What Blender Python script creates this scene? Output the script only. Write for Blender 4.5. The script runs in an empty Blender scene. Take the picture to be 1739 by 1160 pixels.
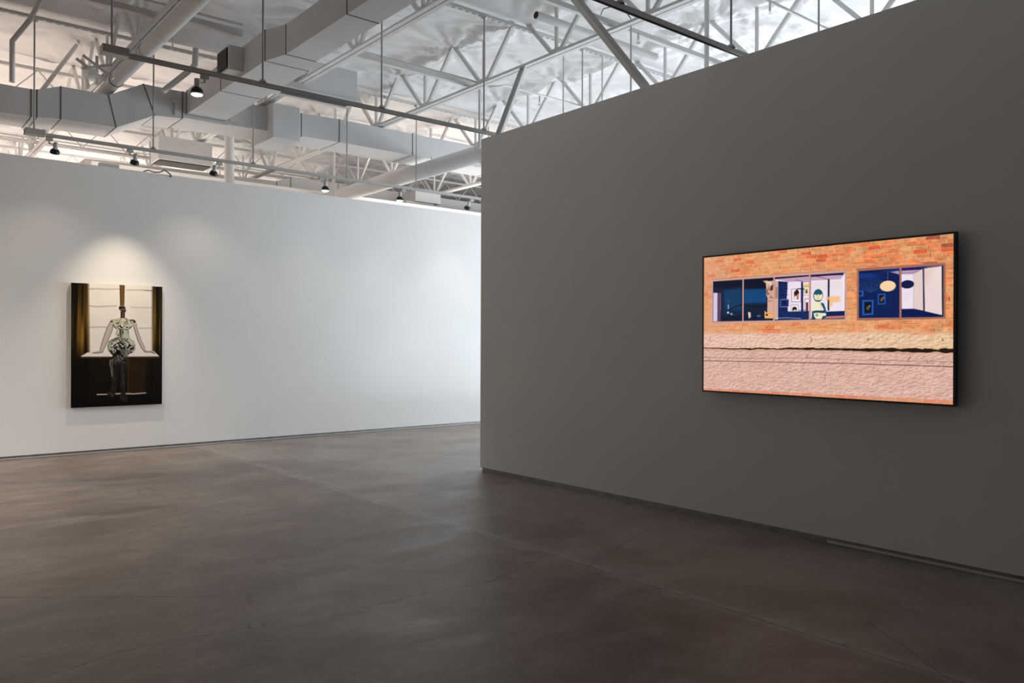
import bpy, math, random
import numpy as np
from mathutils import Vector, Matrix
sc = bpy.context.scene
COL = sc.collection
rnd = random.Random(7)

# ------------------------------------------------------------------ camera
cam_d = bpy.data.cameras.new('camera'); cam = bpy.data.objects.new('camera', cam_d); COL.objects.link(cam)
cam_d.sensor_width = 36.0
cam_d.lens = 36.0 * 1356.0 / 1739.0
cam_d.shift_y = 2.0 / 1739.0
cam_d.clip_start = 0.05; cam_d.clip_end = 200
cam.location = (0, 0, 1.415)
yaw = math.radians(39.5)
cam.matrix_world = Matrix.Translation((0, 0, 1.415)) @ Matrix.Rotation(-yaw, 4, 'Z') @ Matrix.Rotation(math.pi/2, 4, 'X') @ Matrix.Rotation(0.0036, 4, 'Z')
sc.camera = cam

# ------------------------------------------------------------------ world, exposure, large lights
W = bpy.data.worlds.new('world'); sc.world = W; W.use_nodes = True
W.node_tree.nodes['Background'].inputs[0].default_value = (1.0, 0.95, 0.90, 1)
W.node_tree.nodes['Background'].inputs[1].default_value = 0.008
vs = sc.view_settings
vs.view_transform = 'Standard'; vs.look = 'None'; vs.gamma = 1.0; vs.use_curve_mapping = False; vs.exposure = 0.2

def area(name, loc, direction, sx, sy, power, color, spread=math.pi):
    d = bpy.data.lights.new(name, 'AREA'); d.shape = 'RECTANGLE'; d.size = sx; d.size_y = sy
    d.energy = power; d.color = color; d.spread = spread
    o = bpy.data.objects.new(name, d); COL.objects.link(o)
    o.location = loc; o.rotation_euler = Vector(direction).to_track_quat('-Z', 'Y').to_euler()
    return o
# daylight through the tall windows of the east side of the building
area('window_daylight', (15.5, 6.5, 1.9), (-1, 0.05, 0.0), 9, 2.9, 750, (0.84, 0.93, 1.0))
area('foil_fill', (10.0, 7.2, 0.4), (0.0, 0.0, 1), 8, 6.4, 110, (0.76, 0.89, 1.0))  # unseen cool fill added near the floor, pointing up to brighten the foil
# unseen upward fills standing in for warm lamp bounce behind the left partition
area('warm_bounce_fill', (2.0, 13.0, 2.6), (0.0, 0.2, 1), 5, 1.2, 80, (1.0, 0.84, 0.72))
area('warm_bounce_fill', (9.0, 12.9, 2.6), (0.0, 0.2, 1), 3, 1.2, 70, (1.0, 0.88, 0.78))
area('warm_bounce_fill', (4.0, 18.0, 2.6), (0.0, 0.2, 1), 6, 2.0, 190, (1.0, 0.88, 0.78))

area('left_warm_fill', (-2.8, 7.6, 3.6), (0.12, 0.30, -1), 4, 3.5, 170, (1.0, 0.91, 0.82), math.radians(125))  # added unseen warm fill for the near floor and left wall

# ------------------------------------------------------------------ materials
def mat(name, base=(0.8, 0.8, 0.8), rough=0.5, metal=0.0, spec=0.5, var=0.0, vscale=3.0, bump=0.0, bscale=60.0, emit=None, estr=0.0, coat=0.0):
    m = bpy.data.materials.new(name); m.use_nodes = True
    nt = m.node_tree; b = nt.nodes['Principled BSDF']
    b.inputs['Base Color'].default_value = (*base, 1); b.inputs['Roughness'].default_value = rough
    b.inputs['Metallic'].default_value = metal; b.inputs['Specular IOR Level'].default_value = spec
    b.inputs['Coat Weight'].default_value = coat
    if emit:
        b.inputs['Emission Color'].default_value = (*emit, 1); b.inputs['Emission Strength'].default_value = estr
    tc = nt.nodes.new('ShaderNodeTexCoord')
    if var > 0:
        n = nt.nodes.new('ShaderNodeTexNoise'); n.inputs['Scale'].default_value = vscale; n.inputs['Detail'].default_value = 5
        nt.links.new(tc.outputs['Object'], n.inputs['Vector'])
        r = nt.nodes.new('ShaderNodeMapRange'); r.inputs[1].default_value = 0.3; r.inputs[2].default_value = 0.7
        r.inputs[3].default_value = 1 - var; r.inputs[4].default_value = 1 + var * 0.4
        nt.links.new(n.outputs['Fac'], r.inputs[0])
        mx = nt.nodes.new('ShaderNodeMix'); mx.data_type = 'RGBA'; mx.blend_type = 'MULTIPLY'; mx.inputs[0].default_value = 1
        mx.inputs[6].default_value = (*base, 1); nt.links.new(r.outputs[0], mx.inputs[7])
        nt.links.new(mx.outputs[2], b.inputs['Base Color'])
    if bump > 0:
        n2 = nt.nodes.new('ShaderNodeTexNoise'); n2.inputs['Scale'].default_value = bscale; n2.inputs['Detail'].default_value = 4
        nt.links.new(tc.outputs['Object'], n2.inputs['Vector'])
        bp = nt.nodes.new('ShaderNodeBump'); bp.inputs['Strength'].default_value = bump; bp.inputs['Distance'].default_value = 0.01
        nt.links.new(n2.outputs['Fac'], bp.inputs['Height']); nt.links.new(bp.outputs[0], b.inputs['Normal'])
    return m

M = {}
M['wall'] = mat('white_wall_paint', (0.85, 0.845, 0.835), 0.65, spec=0.3, var=0.03, vscale=1.2, bump=0.05, bscale=180)
M['wall_grey'] = mat('white_wall_paint_fine', (0.74, 0.735, 0.72), 0.6, spec=0.3, var=0.03, vscale=1.5, bump=0.05, bscale=180)
M['steel'] = mat('white_painted_steel', (0.74, 0.73, 0.72), 0.42, spec=0.5, var=0.08, vscale=4, bump=0.08, bscale=40)
M['duct'] = mat('painted_duct_sheet', (0.70, 0.70, 0.70), 0.5, spec=0.5, var=0.05, vscale=2, bump=0.12, bscale=9)
M['seam'] = mat('dark_duct_seam', (0.10, 0.10, 0.10), 0.6)
M['grille'] = mat('grille_metal', (0.22, 0.21, 0.21), 0.5, var=0.1)
M['black_hole'] = mat('dark_grille_back', (0.02, 0.02, 0.02), 0.8)
M['track'] = mat('grey_track_enamel', (0.52, 0.51, 0.49), 0.45, var=0.05)
M['trackgroove'] = mat('black_track_groove', (0.03, 0.03, 0.03), 0.6)
M['socket'] = mat('grey_lamp_socket', (0.55, 0.56, 0.57), 0.4, var=0.04)
M['bulbblack'] = mat('black_bulb_body', (0.022, 0.03, 0.032), 0.45, var=0.2, vscale=40)
M['lit'] = mat('glowing_lamp_glass', (0.9, 0.85, 0.75), 0.3, emit=(1.0, 0.84, 0.62), estr=9.0, var=0.02)
M['conduit'] = mat('painted_conduit', (0.70, 0.69, 0.68), 0.45, var=0.05)
M['rod'] = mat('grey_hanger_rod', (0.48, 0.47, 0.46), 0.45, var=0.05)
M['zinc'] = mat('metal_base_reveal', (0.30, 0.30, 0.30), 0.4, metal=0.6, var=0.3, vscale=9)
M['dark'] = mat('hollow_shade_black', (0.03, 0.03, 0.03), 0.8)
M['black'] = mat('black_bezel', (0.012, 0.012, 0.013), 0.35, var=0.1)
M['redglass'] = mat('sprinkler_brass', (0.45, 0.43, 0.40), 0.35, metal=0.7, var=0.1)
M['canvas'] = mat('raw_canvas_edge', (0.62, 0.60, 0.57), 0.8, bump=0.3, bscale=400, var=0.05)
M['cable'] = mat('dark_cable', (0.05, 0.04, 0.04), 0.6, var=0.1)

# ------------------------------------------------------------------ helpers
class MB:
    def __init__(s): s.v = []; s.f = []; s.mi = []; s.cur = 0; s.sm = []
    def add(s, vs_, fs, smooth=False):
        n = len(s.v); s.v += [tuple(p) for p in vs_]
        for f in fs: s.f.append([i + n for i in f]); s.mi.append(s.cur); s.sm.append(smooth)
        return s
    def box(s, a, b):
        x0, y0, z0 = a; x1, y1, z1 = b
        return s.add([(x0,y0,z0),(x1,y0,z0),(x1,y1,z0),(x0,y1,z0),(x0,y0,z1),(x1,y0,z1),(x1,y1,z1),(x0,y1,z1)],
              [(0,3,2,1),(4,5,6,7),(0,1,5,4),(1,2,6,5),(2,3,7,6),(3,0,4,7)])
    def bar(s, p, q, w, h, up=(0,0,1)):
        p = Vector(p); q = Vector(q); d = (q - p).normalized(); u = Vector(up)
        if abs(d.dot(u)) > 0.98: u = Vector((1,0,0))
        a = d.cross(u).normalized() * w/2; b = a.cross(d).normalized() * h/2
        c = [p-a-b, p+a-b, p+a+b, p-a+b, q-a-b, q+a-b, q+a+b, q-a+b]
        return s.add(c, [(0,1,2,3)[::-1],(4,5,6,7),(0,1,5,4),(1,2,6,5),(2,3,7,6),(3,0,4,7)])
    def tube(s, pts, r, seg=10, caps=True):
        pts = [Vector(p) for p in pts]; n = len(pts); base = len(s.v); prev = None; V = []
        for i, p in enumerate(pts):
            d = (pts[min(i+1, n-1)] - pts[max(i-1, 0)]).normalized()
            if prev is None:
                u = Vector((0,0,1)) if abs(d.z) < 0.95 else Vector((1,0,0)); a = d.cross(u).normalized()
            else: a = (prev - d * prev.dot(d)).normalized()
            prev = a; b = d.cross(a); rr = r[i] if isinstance(r, (list, tuple)) else r
            for k in range(seg):
                t = 2*math.pi*k/seg; V.append(p + (a*math.cos(t) + b*math.sin(t))*rr)
        F = []
        for i in range(n-1):
            for k in range(seg):
                k2 = (k+1) % seg; F.append((i*seg+k, i*seg+k2, (i+1)*seg+k2, (i+1)*seg+k))
        s.add(V, F, True)
        if caps:
            s.add(V[:seg], [tuple(range(seg))[::-1]]); s.add(V[-seg:], [tuple(range(seg))])
        return s
    def lathe(s, prof, mtx=None, seg=20):           # prof: (radius, z); axis z
        V = []; F = []; n = len(prof)
        for r, z in prof:
            for k in range(seg):
                t = 2*math.pi*k/seg; p = Vector((r*math.cos(t), r*math.sin(t), z)); V.append(mtx @ p if mtx else p)
        for i in range(n-1):
            for k in range(seg):
                k2 = (k+1) % seg; F.append((i*seg+k, i*seg+k2, (i+1)*seg+k2, (i+1)*seg+k))
        return s.add(V, F, True)
    def build(s, name, mats, parent=None, bevel=0.0):
        me = bpy.data.meshes.new(name)
        off = Vector((0,0,0)); p = parent
        while p is not None: off = off + p.location; p = p.parent
        me.from_pydata([tuple(Vector(v) - off) for v in s.v], [], s.f)
        ms = mats if isinstance(mats, (list, tuple)) else [mats]
        for m_ in ms: me.materials.append(m_)
        for i, pl in enumerate(me.polygons): pl.material_index = s.mi[i]; pl.use_smooth = s.sm[i]
        me.update()
        o = bpy.data.objects.new(name, me); COL.objects.link(o)
        if parent is not None: o.parent = parent
        if bevel > 0:
            b = o.modifiers.new('bevel', 'BEVEL'); b.width = bevel; b.segments = 2; b.limit_method = 'ANGLE'
        return o

def tag(o, label=None, cat=None, group=None, kind=None):
    if label: o['label'] = label
    if cat: o['category'] = cat
    if group: o['group'] = group
    if kind: o['kind'] = kind
    return o
def empty(name, loc, label, cat, group=None):
    o = bpy.data.objects.new(name, None); COL.objects.link(o); o.location = loc; o.empty_display_size = 0.1
    return tag(o, label, cat, group)
def copy_tree(o, parent=None):
    c = o.copy(); COL.objects.link(c)
    if parent is not None: c.parent = parent
    for ch in list(o.children): copy_tree(ch, c)
    return c
def struct(o): o['kind'] = 'structure'; return o

# ------------------------------------------------------------------ numpy noise
def vnoise(x, y, seed=0):
    xi = np.floor(x).astype(np.int64); yi = np.floor(y).astype(np.int64); xf = x - xi; yf = y - yi
    def h(a, b):
        n = (a * 374761393 + b * 668265263 + seed * 1442695041) & 0x7fffffff
        n = ((n ^ (n >> 13)) * 1274126177) & 0x7fffffff
        return ((n ^ (n >> 16)) & 0xffff) / 65535.0
    u = xf*xf*(3-2*xf); v = yf*yf*(3-2*yf)
    return (h(xi,yi)*(1-u)+h(xi+1,yi)*u)*(1-v) + (h(xi,yi+1)*(1-u)+h(xi+1,yi+1)*u)*v
def fbm(x, y, seed=0, oct=4):
    r = 0; a = 0.5; t = 0
    for i in range(oct):
        r = r + a*vnoise(x*2**i, y*2**i, seed+i*17); t += a; a *= 0.5
    return r/t

# ------------------------------------------------------------------ floor
def floor_material():
    m = bpy.data.materials.new('polished_concrete'); m.use_nodes = True; nt = m.node_tree; L = nt.links; N = nt.nodes
    b = N['Principled BSDF']; tc = N.new('ShaderNodeTexCoord')
    def noise(scale, det, rough, vec=None, dist=0.0):
        n = N.new('ShaderNodeTexNoise'); n.inputs['Scale'].default_value = scale; n.inputs['Detail'].default_value = det
        n.inputs['Roughness'].default_value = rough; n.inputs['Distortion'].default_value = dist
        L.new(vec if vec else tc.outputs['Object'], n.inputs['Vector']); return n.outputs['Fac']
    def mapr(v, a, b_, c, d):
        r = N.new('ShaderNodeMapRange'); L.new(v, r.inputs[0])
        for i, q in enumerate((a, b_, c, d)): r.inputs[i+1].default_value = q
        return r.outputs[0]
    def mix(f, a, b_, mode='MIX'):
        x = N.new('ShaderNodeMix'); x.data_type = 'RGBA'; x.blend_type = mode
        for sock, val in ((x.inputs[0], f), (x.inputs[6], a), (x.inputs[7], b_)):
            if hasattr(val, 'links'): L.new(val, sock)
            else: sock.default_value = val if not isinstance(val, tuple) else (*val, 1)
        return x.outputs[2]
    def math_(op, a, b_=0.0, c=0.0):
        x = N.new('ShaderNodeMath'); x.operation = op
        for sock, val in zip(x.inputs, (a, b_, c)):
            if hasattr(val, 'links'): L.new(val, sock)
            else: sock.default_value = val
        return x.outputs[0]
    mp = N.new('ShaderNodeMapping'); mp.inputs['Rotation'].default_value = (0, 0, math.radians(40)); mp.inputs['Scale'].default_value = (0.7, 1.2, 1)
    L.new(tc.outputs['Object'], mp.inputs['Vector'])
    big = noise(0.8, 6, 0.62, mp.outputs[0], 0.6); mid = noise(2.2, 8, 0.7, mp.outputs[0], 0.8); fine = noise(28, 5, 0.65); cloud = noise(0.9, 5, 0.6, None, 0.4)
    c = mix(mapr(big, 0.40, 0.60, 0, 1), (0.180, 0.132, 0.104), (0.325, 0.262, 0.220))
    c = mix(mapr(mid, 0.45, 0.65, 0, 0.75), c, (0.42, 0.365, 0.32))
    c = mix(mapr(cloud, 0.50, 0.72, 0, 0.55), c, (0.175, 0.125, 0.095))
    mp2 = N.new('ShaderNodeMapping'); mp2.inputs['Rotation'].default_value = (0, 0, math.radians(52)); mp2.inputs['Scale'].default_value = (1.0, 1.7, 1); L.new(tc.outputs['Object'], mp2.inputs['Vector'])
    streak = noise(2.6, 9, 0.75, mp2.outputs[0], 0.5)
    c = mix(mapr(streak, 0.40, 0.62, 0.0, 0.55), c, (0.16, 0.118, 0.095))
    c = mix(mapr(fine, 0.3, 0.7, 0.35, 0), c, (0.13, 0.105, 0.09))
    # joints and cracks: distance to wandering line segments
    sx = N.new('ShaderNodeSeparateXYZ'); L.new(tc.outputs['Object'], sx.inputs[0])
    wob = noise(2.6, 6, 0.75); wob2 = noise(3.1, 6, 0.75, None, 0.3)
    wx = math_('MULTIPLY', math_('SUBTRACT', wob, 0.5), 1.0); wy = math_('MULTIPLY', math_('SUBTRACT', wob2, 0.5), 1.0)
    def seg(a, b_, width, amp):
        ax, ay = a; dx, dy = b_[0]-ax, b_[1]-ay; ll = dx*dx+dy*dy
        px = math_('SUBTRACT', math_('MULTIPLY_ADD', wx, amp, sx.outputs[0]), ax)
        py = math_('SUBTRACT', math_('MULTIPLY_ADD', wy, amp, sx.outputs[1]), ay)
        t = N.new('ShaderNodeClamp'); L.new(math_('MULTIPLY', math_('ADD', math_('MULTIPLY', px, dx), math_('MULTIPLY', py, dy)), 1/ll), t.inputs[0])
        ex = math_('SUBTRACT', px, math_('MULTIPLY', t.outputs[0], dx)); ey = math_('SUBTRACT', py, math_('MULTIPLY', t.outputs[0], dy))
        d = math_('SQRT', math_('ADD', math_('MULTIPLY', ex, ex), math_('MULTIPLY', ey, ey)))
        return mapr(d, width, width*0.3, 0.0, 1.0)
    def many(lst):
        r = None
        for s_ in lst:
            v = seg(*s_); r = v if r is None else math_('MAXIMUM', r, v)
        return r
    brk = mapr(noise(5, 4, 0.7), 0.40, 0.58, 0.25, 1); brk2 = mapr(noise(3.3, 6, 0.8), 0.46, 0.60, 0.0, 1)
    joint = many([((3.58,-3),(3.60,11.0),0.014,0.02)])
    slab = many([((3.60,-3),(3.60,11.0),0.075,0.10)])
    cracks = many([((0.1,5.6),(0.62,5.2),0.007,0.05), ((0.62,5.2),(1.53,4.47),0.008,0.06), ((0.3,3.75),(0.95,3.95),0.008,0.16), ((0.95,3.95),(1.53,3.87),0.008,0.16),
                   ((2.05,3.78),(2.95,3.74),0.008,0.16), ((2.95,3.74),(3.55,3.95),0.008,0.14), ((4.0,2.0),(3.2,0.9),0.007,0.12), ((3.6,3.6),(4.6,4.0),0.006,0.14)])
    trench = many([((1.90,10.83),(1.80,9.1),0.016,0.10), ((1.98,10.83),(1.88,9.1),0.012,0.03), ((2.06,8.2),(2.0,6.6),0.014,0.22), ((2.20,8.2),(2.10,6.6),0.018,0.30),
                   ((1.74,5.3),(1.52,3.85),0.013,0.14), ((1.83,5.2),(1.60,3.85),0.020,0.20)])
    side = mapr(math_('MULTIPLY_ADD', wx, 0.5, sx.outputs[0]), 3.55, 3.62, 0, 1)
    c = mix(math_('MULTIPLY', side, mapr(cloud, 0.35, 0.6, 0.55, 0.15)), c, (0.40, 0.37, 0.34))
    c = mix(math_('MULTIPLY', math_('MULTIPLY', slab, brk), 0.45), c, (0.45, 0.42, 0.385))
    c = mix(math_('MULTIPLY', math_('MULTIPLY', joint, brk), 0.65), c, (0.05, 0.042, 0.038))
    c = mix(math_('MULTIPLY', cracks, 0.6), c, (0.06, 0.045, 0.038))
    c = mix(math_('MULTIPLY', math_('MULTIPLY', trench, brk2), 0.55), c, (0.085, 0.062, 0.05))
    specks = mapr(noise(14, 2, 0.4), 0.76, 0.80, 0, 0.6)
    c = mix(specks, c, (0.06, 0.05, 0.045))
    L.new(c, b.inputs['Base Color'])
    L.new(mapr(mid, 0.3, 0.75, 0.36, 0.58), b.inputs['Roughness'])
    b.inputs['Specular IOR Level'].default_value = 0.5
    bp = N.new('ShaderNodeBump'); bp.inputs['Strength'].default_value = 0.25; bp.inputs['Distance'].default_value = 0.02
    hh = math_('SUBTRACT', math_('ADD', math_('MULTIPLY', mid, 0.6), math_('MULTIPLY', fine, 0.12)), math_('MULTIPLY', math_('MAXIMUM', joint, cracks), 0.5))
    L.new(hh, bp.inputs['Height']); L.new(bp.outputs[0], b.inputs['Normal'])
    return m
M['floor'] = floor_material()
struct(MB().box((-8, -6, -0.2), (16.5, 24.5, 0.0)).build('floor', M['floor']))

# ------------------------------------------------------------------ partitions and outer walls
WY = 11.1; WX = 5.33; WH = 3.66; REV = 0.045
struct(MB().box((-8, WY, REV), (12.0, WY+0.22, WH-0.03)).build('wall_left', M['wall']))
struct(MB().box((WX, -6, REV), (WX+0.30, 7.01, 3.655)).build('wall_right', M['wall_grey']))
struct(MB().box((-8, WY+0.012, 0.0), (12.0, WY+0.2, REV)).build('baseboard_left', M['zinc']))
o_ = MB(); o_.box((WX+0.015, -6, 0.0), (WX+0.27, 6.99, REV))
struct(o_.build('baseboard_right', M['zinc']))
o_ = MB(); o_.box((WX+0.004, -6, 0.004), (WX+0.014, 2.95, 0.022))
struct(o_.build('trim_1', M['socket']))
o_ = MB(); o_.box((-8, WY+0.002, 0.006), (12, WY+0.011, 0.018))
struct(o_.build('trim_2', M['socket']))
struct(MB().box((2.9, 14.0, 0.0), (15.8, 14.2, 4.27)).build('wall_rear', M['wall']))
struct(MB().box((-8, 24.3, 0.0), (16.5, 24.5, 5.4)).build('wall_back', M['wall']))
struct(MB().box((16.3, -6, 0.0), (16.5, 24.3, 5.4)).build('wall_east', M['wall']))
struct(MB().box((-8.2, -6, 0.0), (-8, 24.5, 5.4)).build('wall_west', M['wall']))

# ------------------------------------------------------------------ insulated foil ceiling
TRUSS_X = [2.37, 4.31, 6.09, 7.97, 9.85, 11.7, 13.6]
JY0, PAN = 6.62, 1.34
JOINTS = [JY0 + PAN*k for k in range(-4, 12)]
APEX = [j + PAN/2 for j in JOINTS]
STRIP_Y = [3.80, 7.05, 10.33, 13.6, 16.9]
def make_ceiling():
    x0, x1, y0, y1, st = -8.0, 16.4, -6.0, 24.4, 0.045
    nx = int((x1-x0)/st)+1; ny = int((y1-y0)/st)+1
    X, Y = np.meshgrid(np.linspace(x0, x1, nx), np.linspace(y0, y1, ny))
    Z = np.full_like(X, 5.22)
    # each bay of sheet sags between the slotted rails
    e = [-6, 0.55] + STRIP_Y + [20.2, 24.4]
    for a, b in zip(e[:-1], e[1:]):
        m = (Y >= a) & (Y <= b); t = (Y-a)/(b-a)
        Z = np.where(m, Z + 0.09*np.sin(np.pi*np.clip(t,0,1))**0.7 * (0.5 + 0.8*fbm(X*0.35, Y*0.35, 5, 2)), Z)
    # swags along the truss lines
    for tx in TRUSS_X + [0.45, -1.5, -3.4]:
        dx = np.abs(X-tx); ph = (Y-APEX[0])/PAN; sw = np.abs(np.sin(np.pi*ph))
        Z -= np.exp(-(dx/0.24)**2) * (0.075*sw)
        k0 = np.round(ph); ay = APEX[0] + k0*PAN; dy = Y-ay; r = np.hypot(X-tx, dy)+1e-4; th = np.arctan2(dy, X-tx)
        hs = np.sin(k0*12.9+tx*7.1)
        w = 0.6 - 1.3*np.abs(np.sin(th*5 + hs*3 + 1.5*fbm(X*1.2, Y*1.2, 8, 2)*3))**0.6 + 0.5*np.sin(th*17 + hs*9)
        Z += w * 0.060 * np.minimum(r/0.25, 1) * np.exp(-r/0.50)
    # tent like pulls where the sheet is stapled up
    rr = random.Random(11)
    for k in range(110):
        px, py = rr.uniform(-2, 15), rr.uniform(2, 22); amp = rr.uniform(-0.03, 0.09); r = np.hypot(X-px, Y-py)+1e-4; th = np.arctan2(Y-py, X-px)
        Z += amp*np.exp(-r/0.28) + 0.032*(0.6-1.2*np.abs(np.sin(th*rr.choice([4,5,6,7]) + rr.uniform(0,6)))**0.6)*np.minimum(r/0.15,1)*np.exp(-r/0.45)
    # long creases running with the sheet
    n1 = fbm(X*0.7 + 2*fbm(X*0.5, Y*0.5, 3, 2), Y*3.2 + 2.2*fbm(X*0.6, Y*0.6, 4, 2), 21, 4)
    Z += 0.060*(1 - np.abs(2*n1-1)*2.4)*0.5
    n3 = fbm(X*0.55 + 1.6*fbm(X*0.7, Y*0.7, 13, 2), Y*5.5 + 3.0*fbm(X*0.5, Y*0.5, 14, 3), 23, 2)
    Z -= 0.075*np.exp(-np.abs(n3-0.5)/0.028)*fbm(X*0.8, Y*0.8, 15, 2)
    Z -= 0.065*np.exp(-np.abs(n3-0.36)/0.025)*fbm(X*0.8, Y*0.8, 16, 2)
    n2 = fbm(X*2.6 + 1.5*fbm(X, Y, 31, 2), Y*7.0, 41, 3)
    Z += 0.012*(n2-0.5)
    for sy in STRIP_Y: 
        g = np.exp(-((Y-sy)/0.16)**2); Z = Z*(1-g) + 5.125*g
    Z = np.maximum(Z, 4.95)
    co = np.stack([X, Y, Z], -1).reshape(-1, 3)
    idx = np.arange(nx*ny).reshape(ny, nx)
    q = np.stack([idx[:-1,:-1], idx[1:,:-1], idx[1:,1:], idx[:-1,1:]], -1).reshape(-1, 4)
    return mesh_np('ceiling', co, q)
def mesh_np(name, co, q, smooth=True):
    me = bpy.data.meshes.new(name)
    me.vertices.add(len(co)); me.vertices.foreach_set('co', co.astype(np.float32).ravel())
    me.loops.add(q.size); me.loops.foreach_set('vertex_index', q.astype(np.int32).ravel())
    me.polygons.add(len(q)); me.polygons.foreach_set('loop_start', np.arange(0, q.size, 4, dtype=np.int32))
    me.polygons.foreach_set('loop_total', np.full(len(q), 4, dtype=np.int32))
    me.polygons.foreach_set('use_smooth', np.full(len(q), smooth, dtype=bool))
    me.update(calc_edges=True); me.validate()
    o = bpy.data.objects.new(name, me); COL.objects.link(o); return o
def foil_material():
    m = mat('white_insulation_foil', (0.84, 0.83, 0.825), 0.42, spec=0.35)
    nt = m.node_tree; N = nt.nodes; L = nt.links; b = N['Principled BSDF']
    b.inputs['Metallic'].default_value = 0.0
    tc = N.new('ShaderNodeTexCoord'); mp = N.new('ShaderNodeMapping'); mp.inputs['Scale'].default_value = (1.2, 5, 1)
    L.new(tc.outputs['Object'], mp.inputs[0])
    n = N.new('ShaderNodeTexNoise'); n.inputs['Scale'].default_value = 2.2; n.inputs['Detail'].default_value = 6; n.inputs['Roughness'].default_value = 0.6; n.inputs['Distortion'].default_value = 1.0
    L.new(mp.outputs[0], n.inputs[0])
    n2 = N.new('ShaderNodeTexNoise'); n2.noise_type = 'RIDGED_MULTIFRACTAL'; n2.inputs['Scale'].default_value = 0.9; n2.inputs['Detail'].default_value = 3; n2.inputs['Distortion'].default_value = 1.2
    L.new(mp.outputs[0], n2.inputs[0]); ad = N.new('ShaderNodeMath'); ad.operation = 'MULTIPLY_ADD'; L.new(n2.outputs['Fac'], ad.inputs[0]); ad.inputs[1].default_value = 0.5; L.new(n.outputs['Fac'], ad.inputs[2])
    bp = N.new('ShaderNodeBump'); bp.inputs['Strength'].default_value = 0.32; bp.inputs['Distance'].default_value = 0.06
    L.new(ad.outputs[0], bp.inputs['Height']); L.new(bp.outputs[0], b.inputs['Normal'])
    return m
M['foil'] = foil_material()
cl = make_ceiling(); cl.data.materials.append(M['foil']); struct(cl)

# ------------------------------------------------------------------ slotted rails under the foil
def strip_material():
    m = mat('slotted_rail_enamel', (0.70, 0.70, 0.70), 0.45)
    nt = m.node_tree; N = nt.nodes; L = nt.links; b = N['Principled BSDF']
    tc = N.new('ShaderNodeTexCoord'); s_ = N.new('ShaderNodeSeparateXYZ'); L.new(tc.outputs['Object'], s_.inputs[0])
    def mt(op, a, b_=0.0):
        x = N.new('ShaderNodeMath'); x.operation = op
        for k, v in ((0, a), (1, b_)):
            if hasattr(v, 'links'): L.new(v, x.inputs[k])
            else: x.inputs[k].default_value = v
        return x.outputs[0]
    fx = mt('FRACT', mt('MULTIPLY', s_.outputs[0], 11.0)); on = mt('GREATER_THAN', fx, 0.45)
    cy = mt('LESS_THAN', mt('ABSOLUTE', s_.outputs[1]), 0.008)
    f = mt('MULTIPLY', on, cy)
    mx = N.new('ShaderNodeMix'); mx.data_type = 'RGBA'; L.new(f, mx.inputs[0]); mx.inputs[6].default_value = (0.70,0.70,0.70,1); mx.inputs[7].default_value = (0.02,0.02,0.02,1)
    L.new(mx.outputs[2], b.inputs['Base Color']); return m
M['strip'] = strip_material()
strip_names = {3.80: 'slotted channel rail under the foil, nearest row, above the dark partition', 7.05: 'slotted channel rail under the foil, middle row, carrying the second light track',
               10.33: 'slotted channel rail under the foil, row over the white wall with the painting', 13.6: 'slotted channel rail under the foil just behind the white wall', 16.9: 'slotted channel rail under the foil, farthest row'}
for y in STRIP_Y:
    r = MB().box((-3, y-0.022, 5.03), (14, y+0.022, 5.065)); o = r.build('slotted_rail', M['strip'])
    for v in o.data.vertices: v.co.y -= y
    o.location.y = y
    tag(o, strip_names[y], 'rail', 'slotted rails under the ceiling foil')

# ------------------------------------------------------------------ roof trusses
def make_truss(label):
    root = empty('roof_truss', (TRUSS_X[0], JY0, 4.68), label, 'truss', 'open web roof trusses')
    x = TRUSS_X[0]; ya, yb = JOINTS[0], JOINTS[-1]
    for sx in (-1, 1):
        m = MB()
        m.box((x+sx*0.012-0.004, ya, 4.645), (x+sx*0.012+0.004, yb, 4.70)); m.box((min(x+sx*0.016, x+sx*0.062), ya, 4.645), (max(x+sx*0.016, x+sx*0.062), yb, 4.653))
        m.build('bottom_chord', M['steel'], root)
    m = MB(); 
    for sx in (-1, 1): m.box((x+sx*0.03-0.02, ya, 5.36), (x+sx*0.03+0.02, yb, 5.40))
    m.build('top_chord', M['steel'], root)
    for k, j in enumerate(JOINTS):
        for s_ in (-1, 1):
            m = MB(); m.bar((x, j + s_*0.06, 4.68), (x, j + s_*PAN/2, 5.34), 0.044, 0.034, (1,0,0)); m.build('diagonal_web', M['steel'], root)
        if k % 1 == 0:
            m = MB(); m.bar((x, j, 4.69), (x, j, 5.36), 0.03, 0.03); m.build('vertical_web', M['steel'], root)
    for j in JOINTS: MB().box((x-0.007, j-0.07, 4.655), (x+0.007, j+0.07, 4.73)).build('gusset_plate', M['steel'], root)
    return root
tl = ['white roof truss over the painting side, leftmost, with a round pipe slung beneath it',
      'white roof truss second from the left, passing over the duct box with bottom grille',
      'white roof truss third from the left, meeting the thin brace from the dark wall',
      'white roof truss mostly hidden behind the dark partition, nearest beyond it',
      'white roof truss second one beyond the dark partition', 'white roof truss third one beyond the dark partition', 'white roof truss farthest right in the building']
proto = make_truss(tl[0])
for k in range(1, 5):
    c = copy_tree(proto); c.location.x = TRUSS_X[k]; c['label'] = tl[k]

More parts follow.
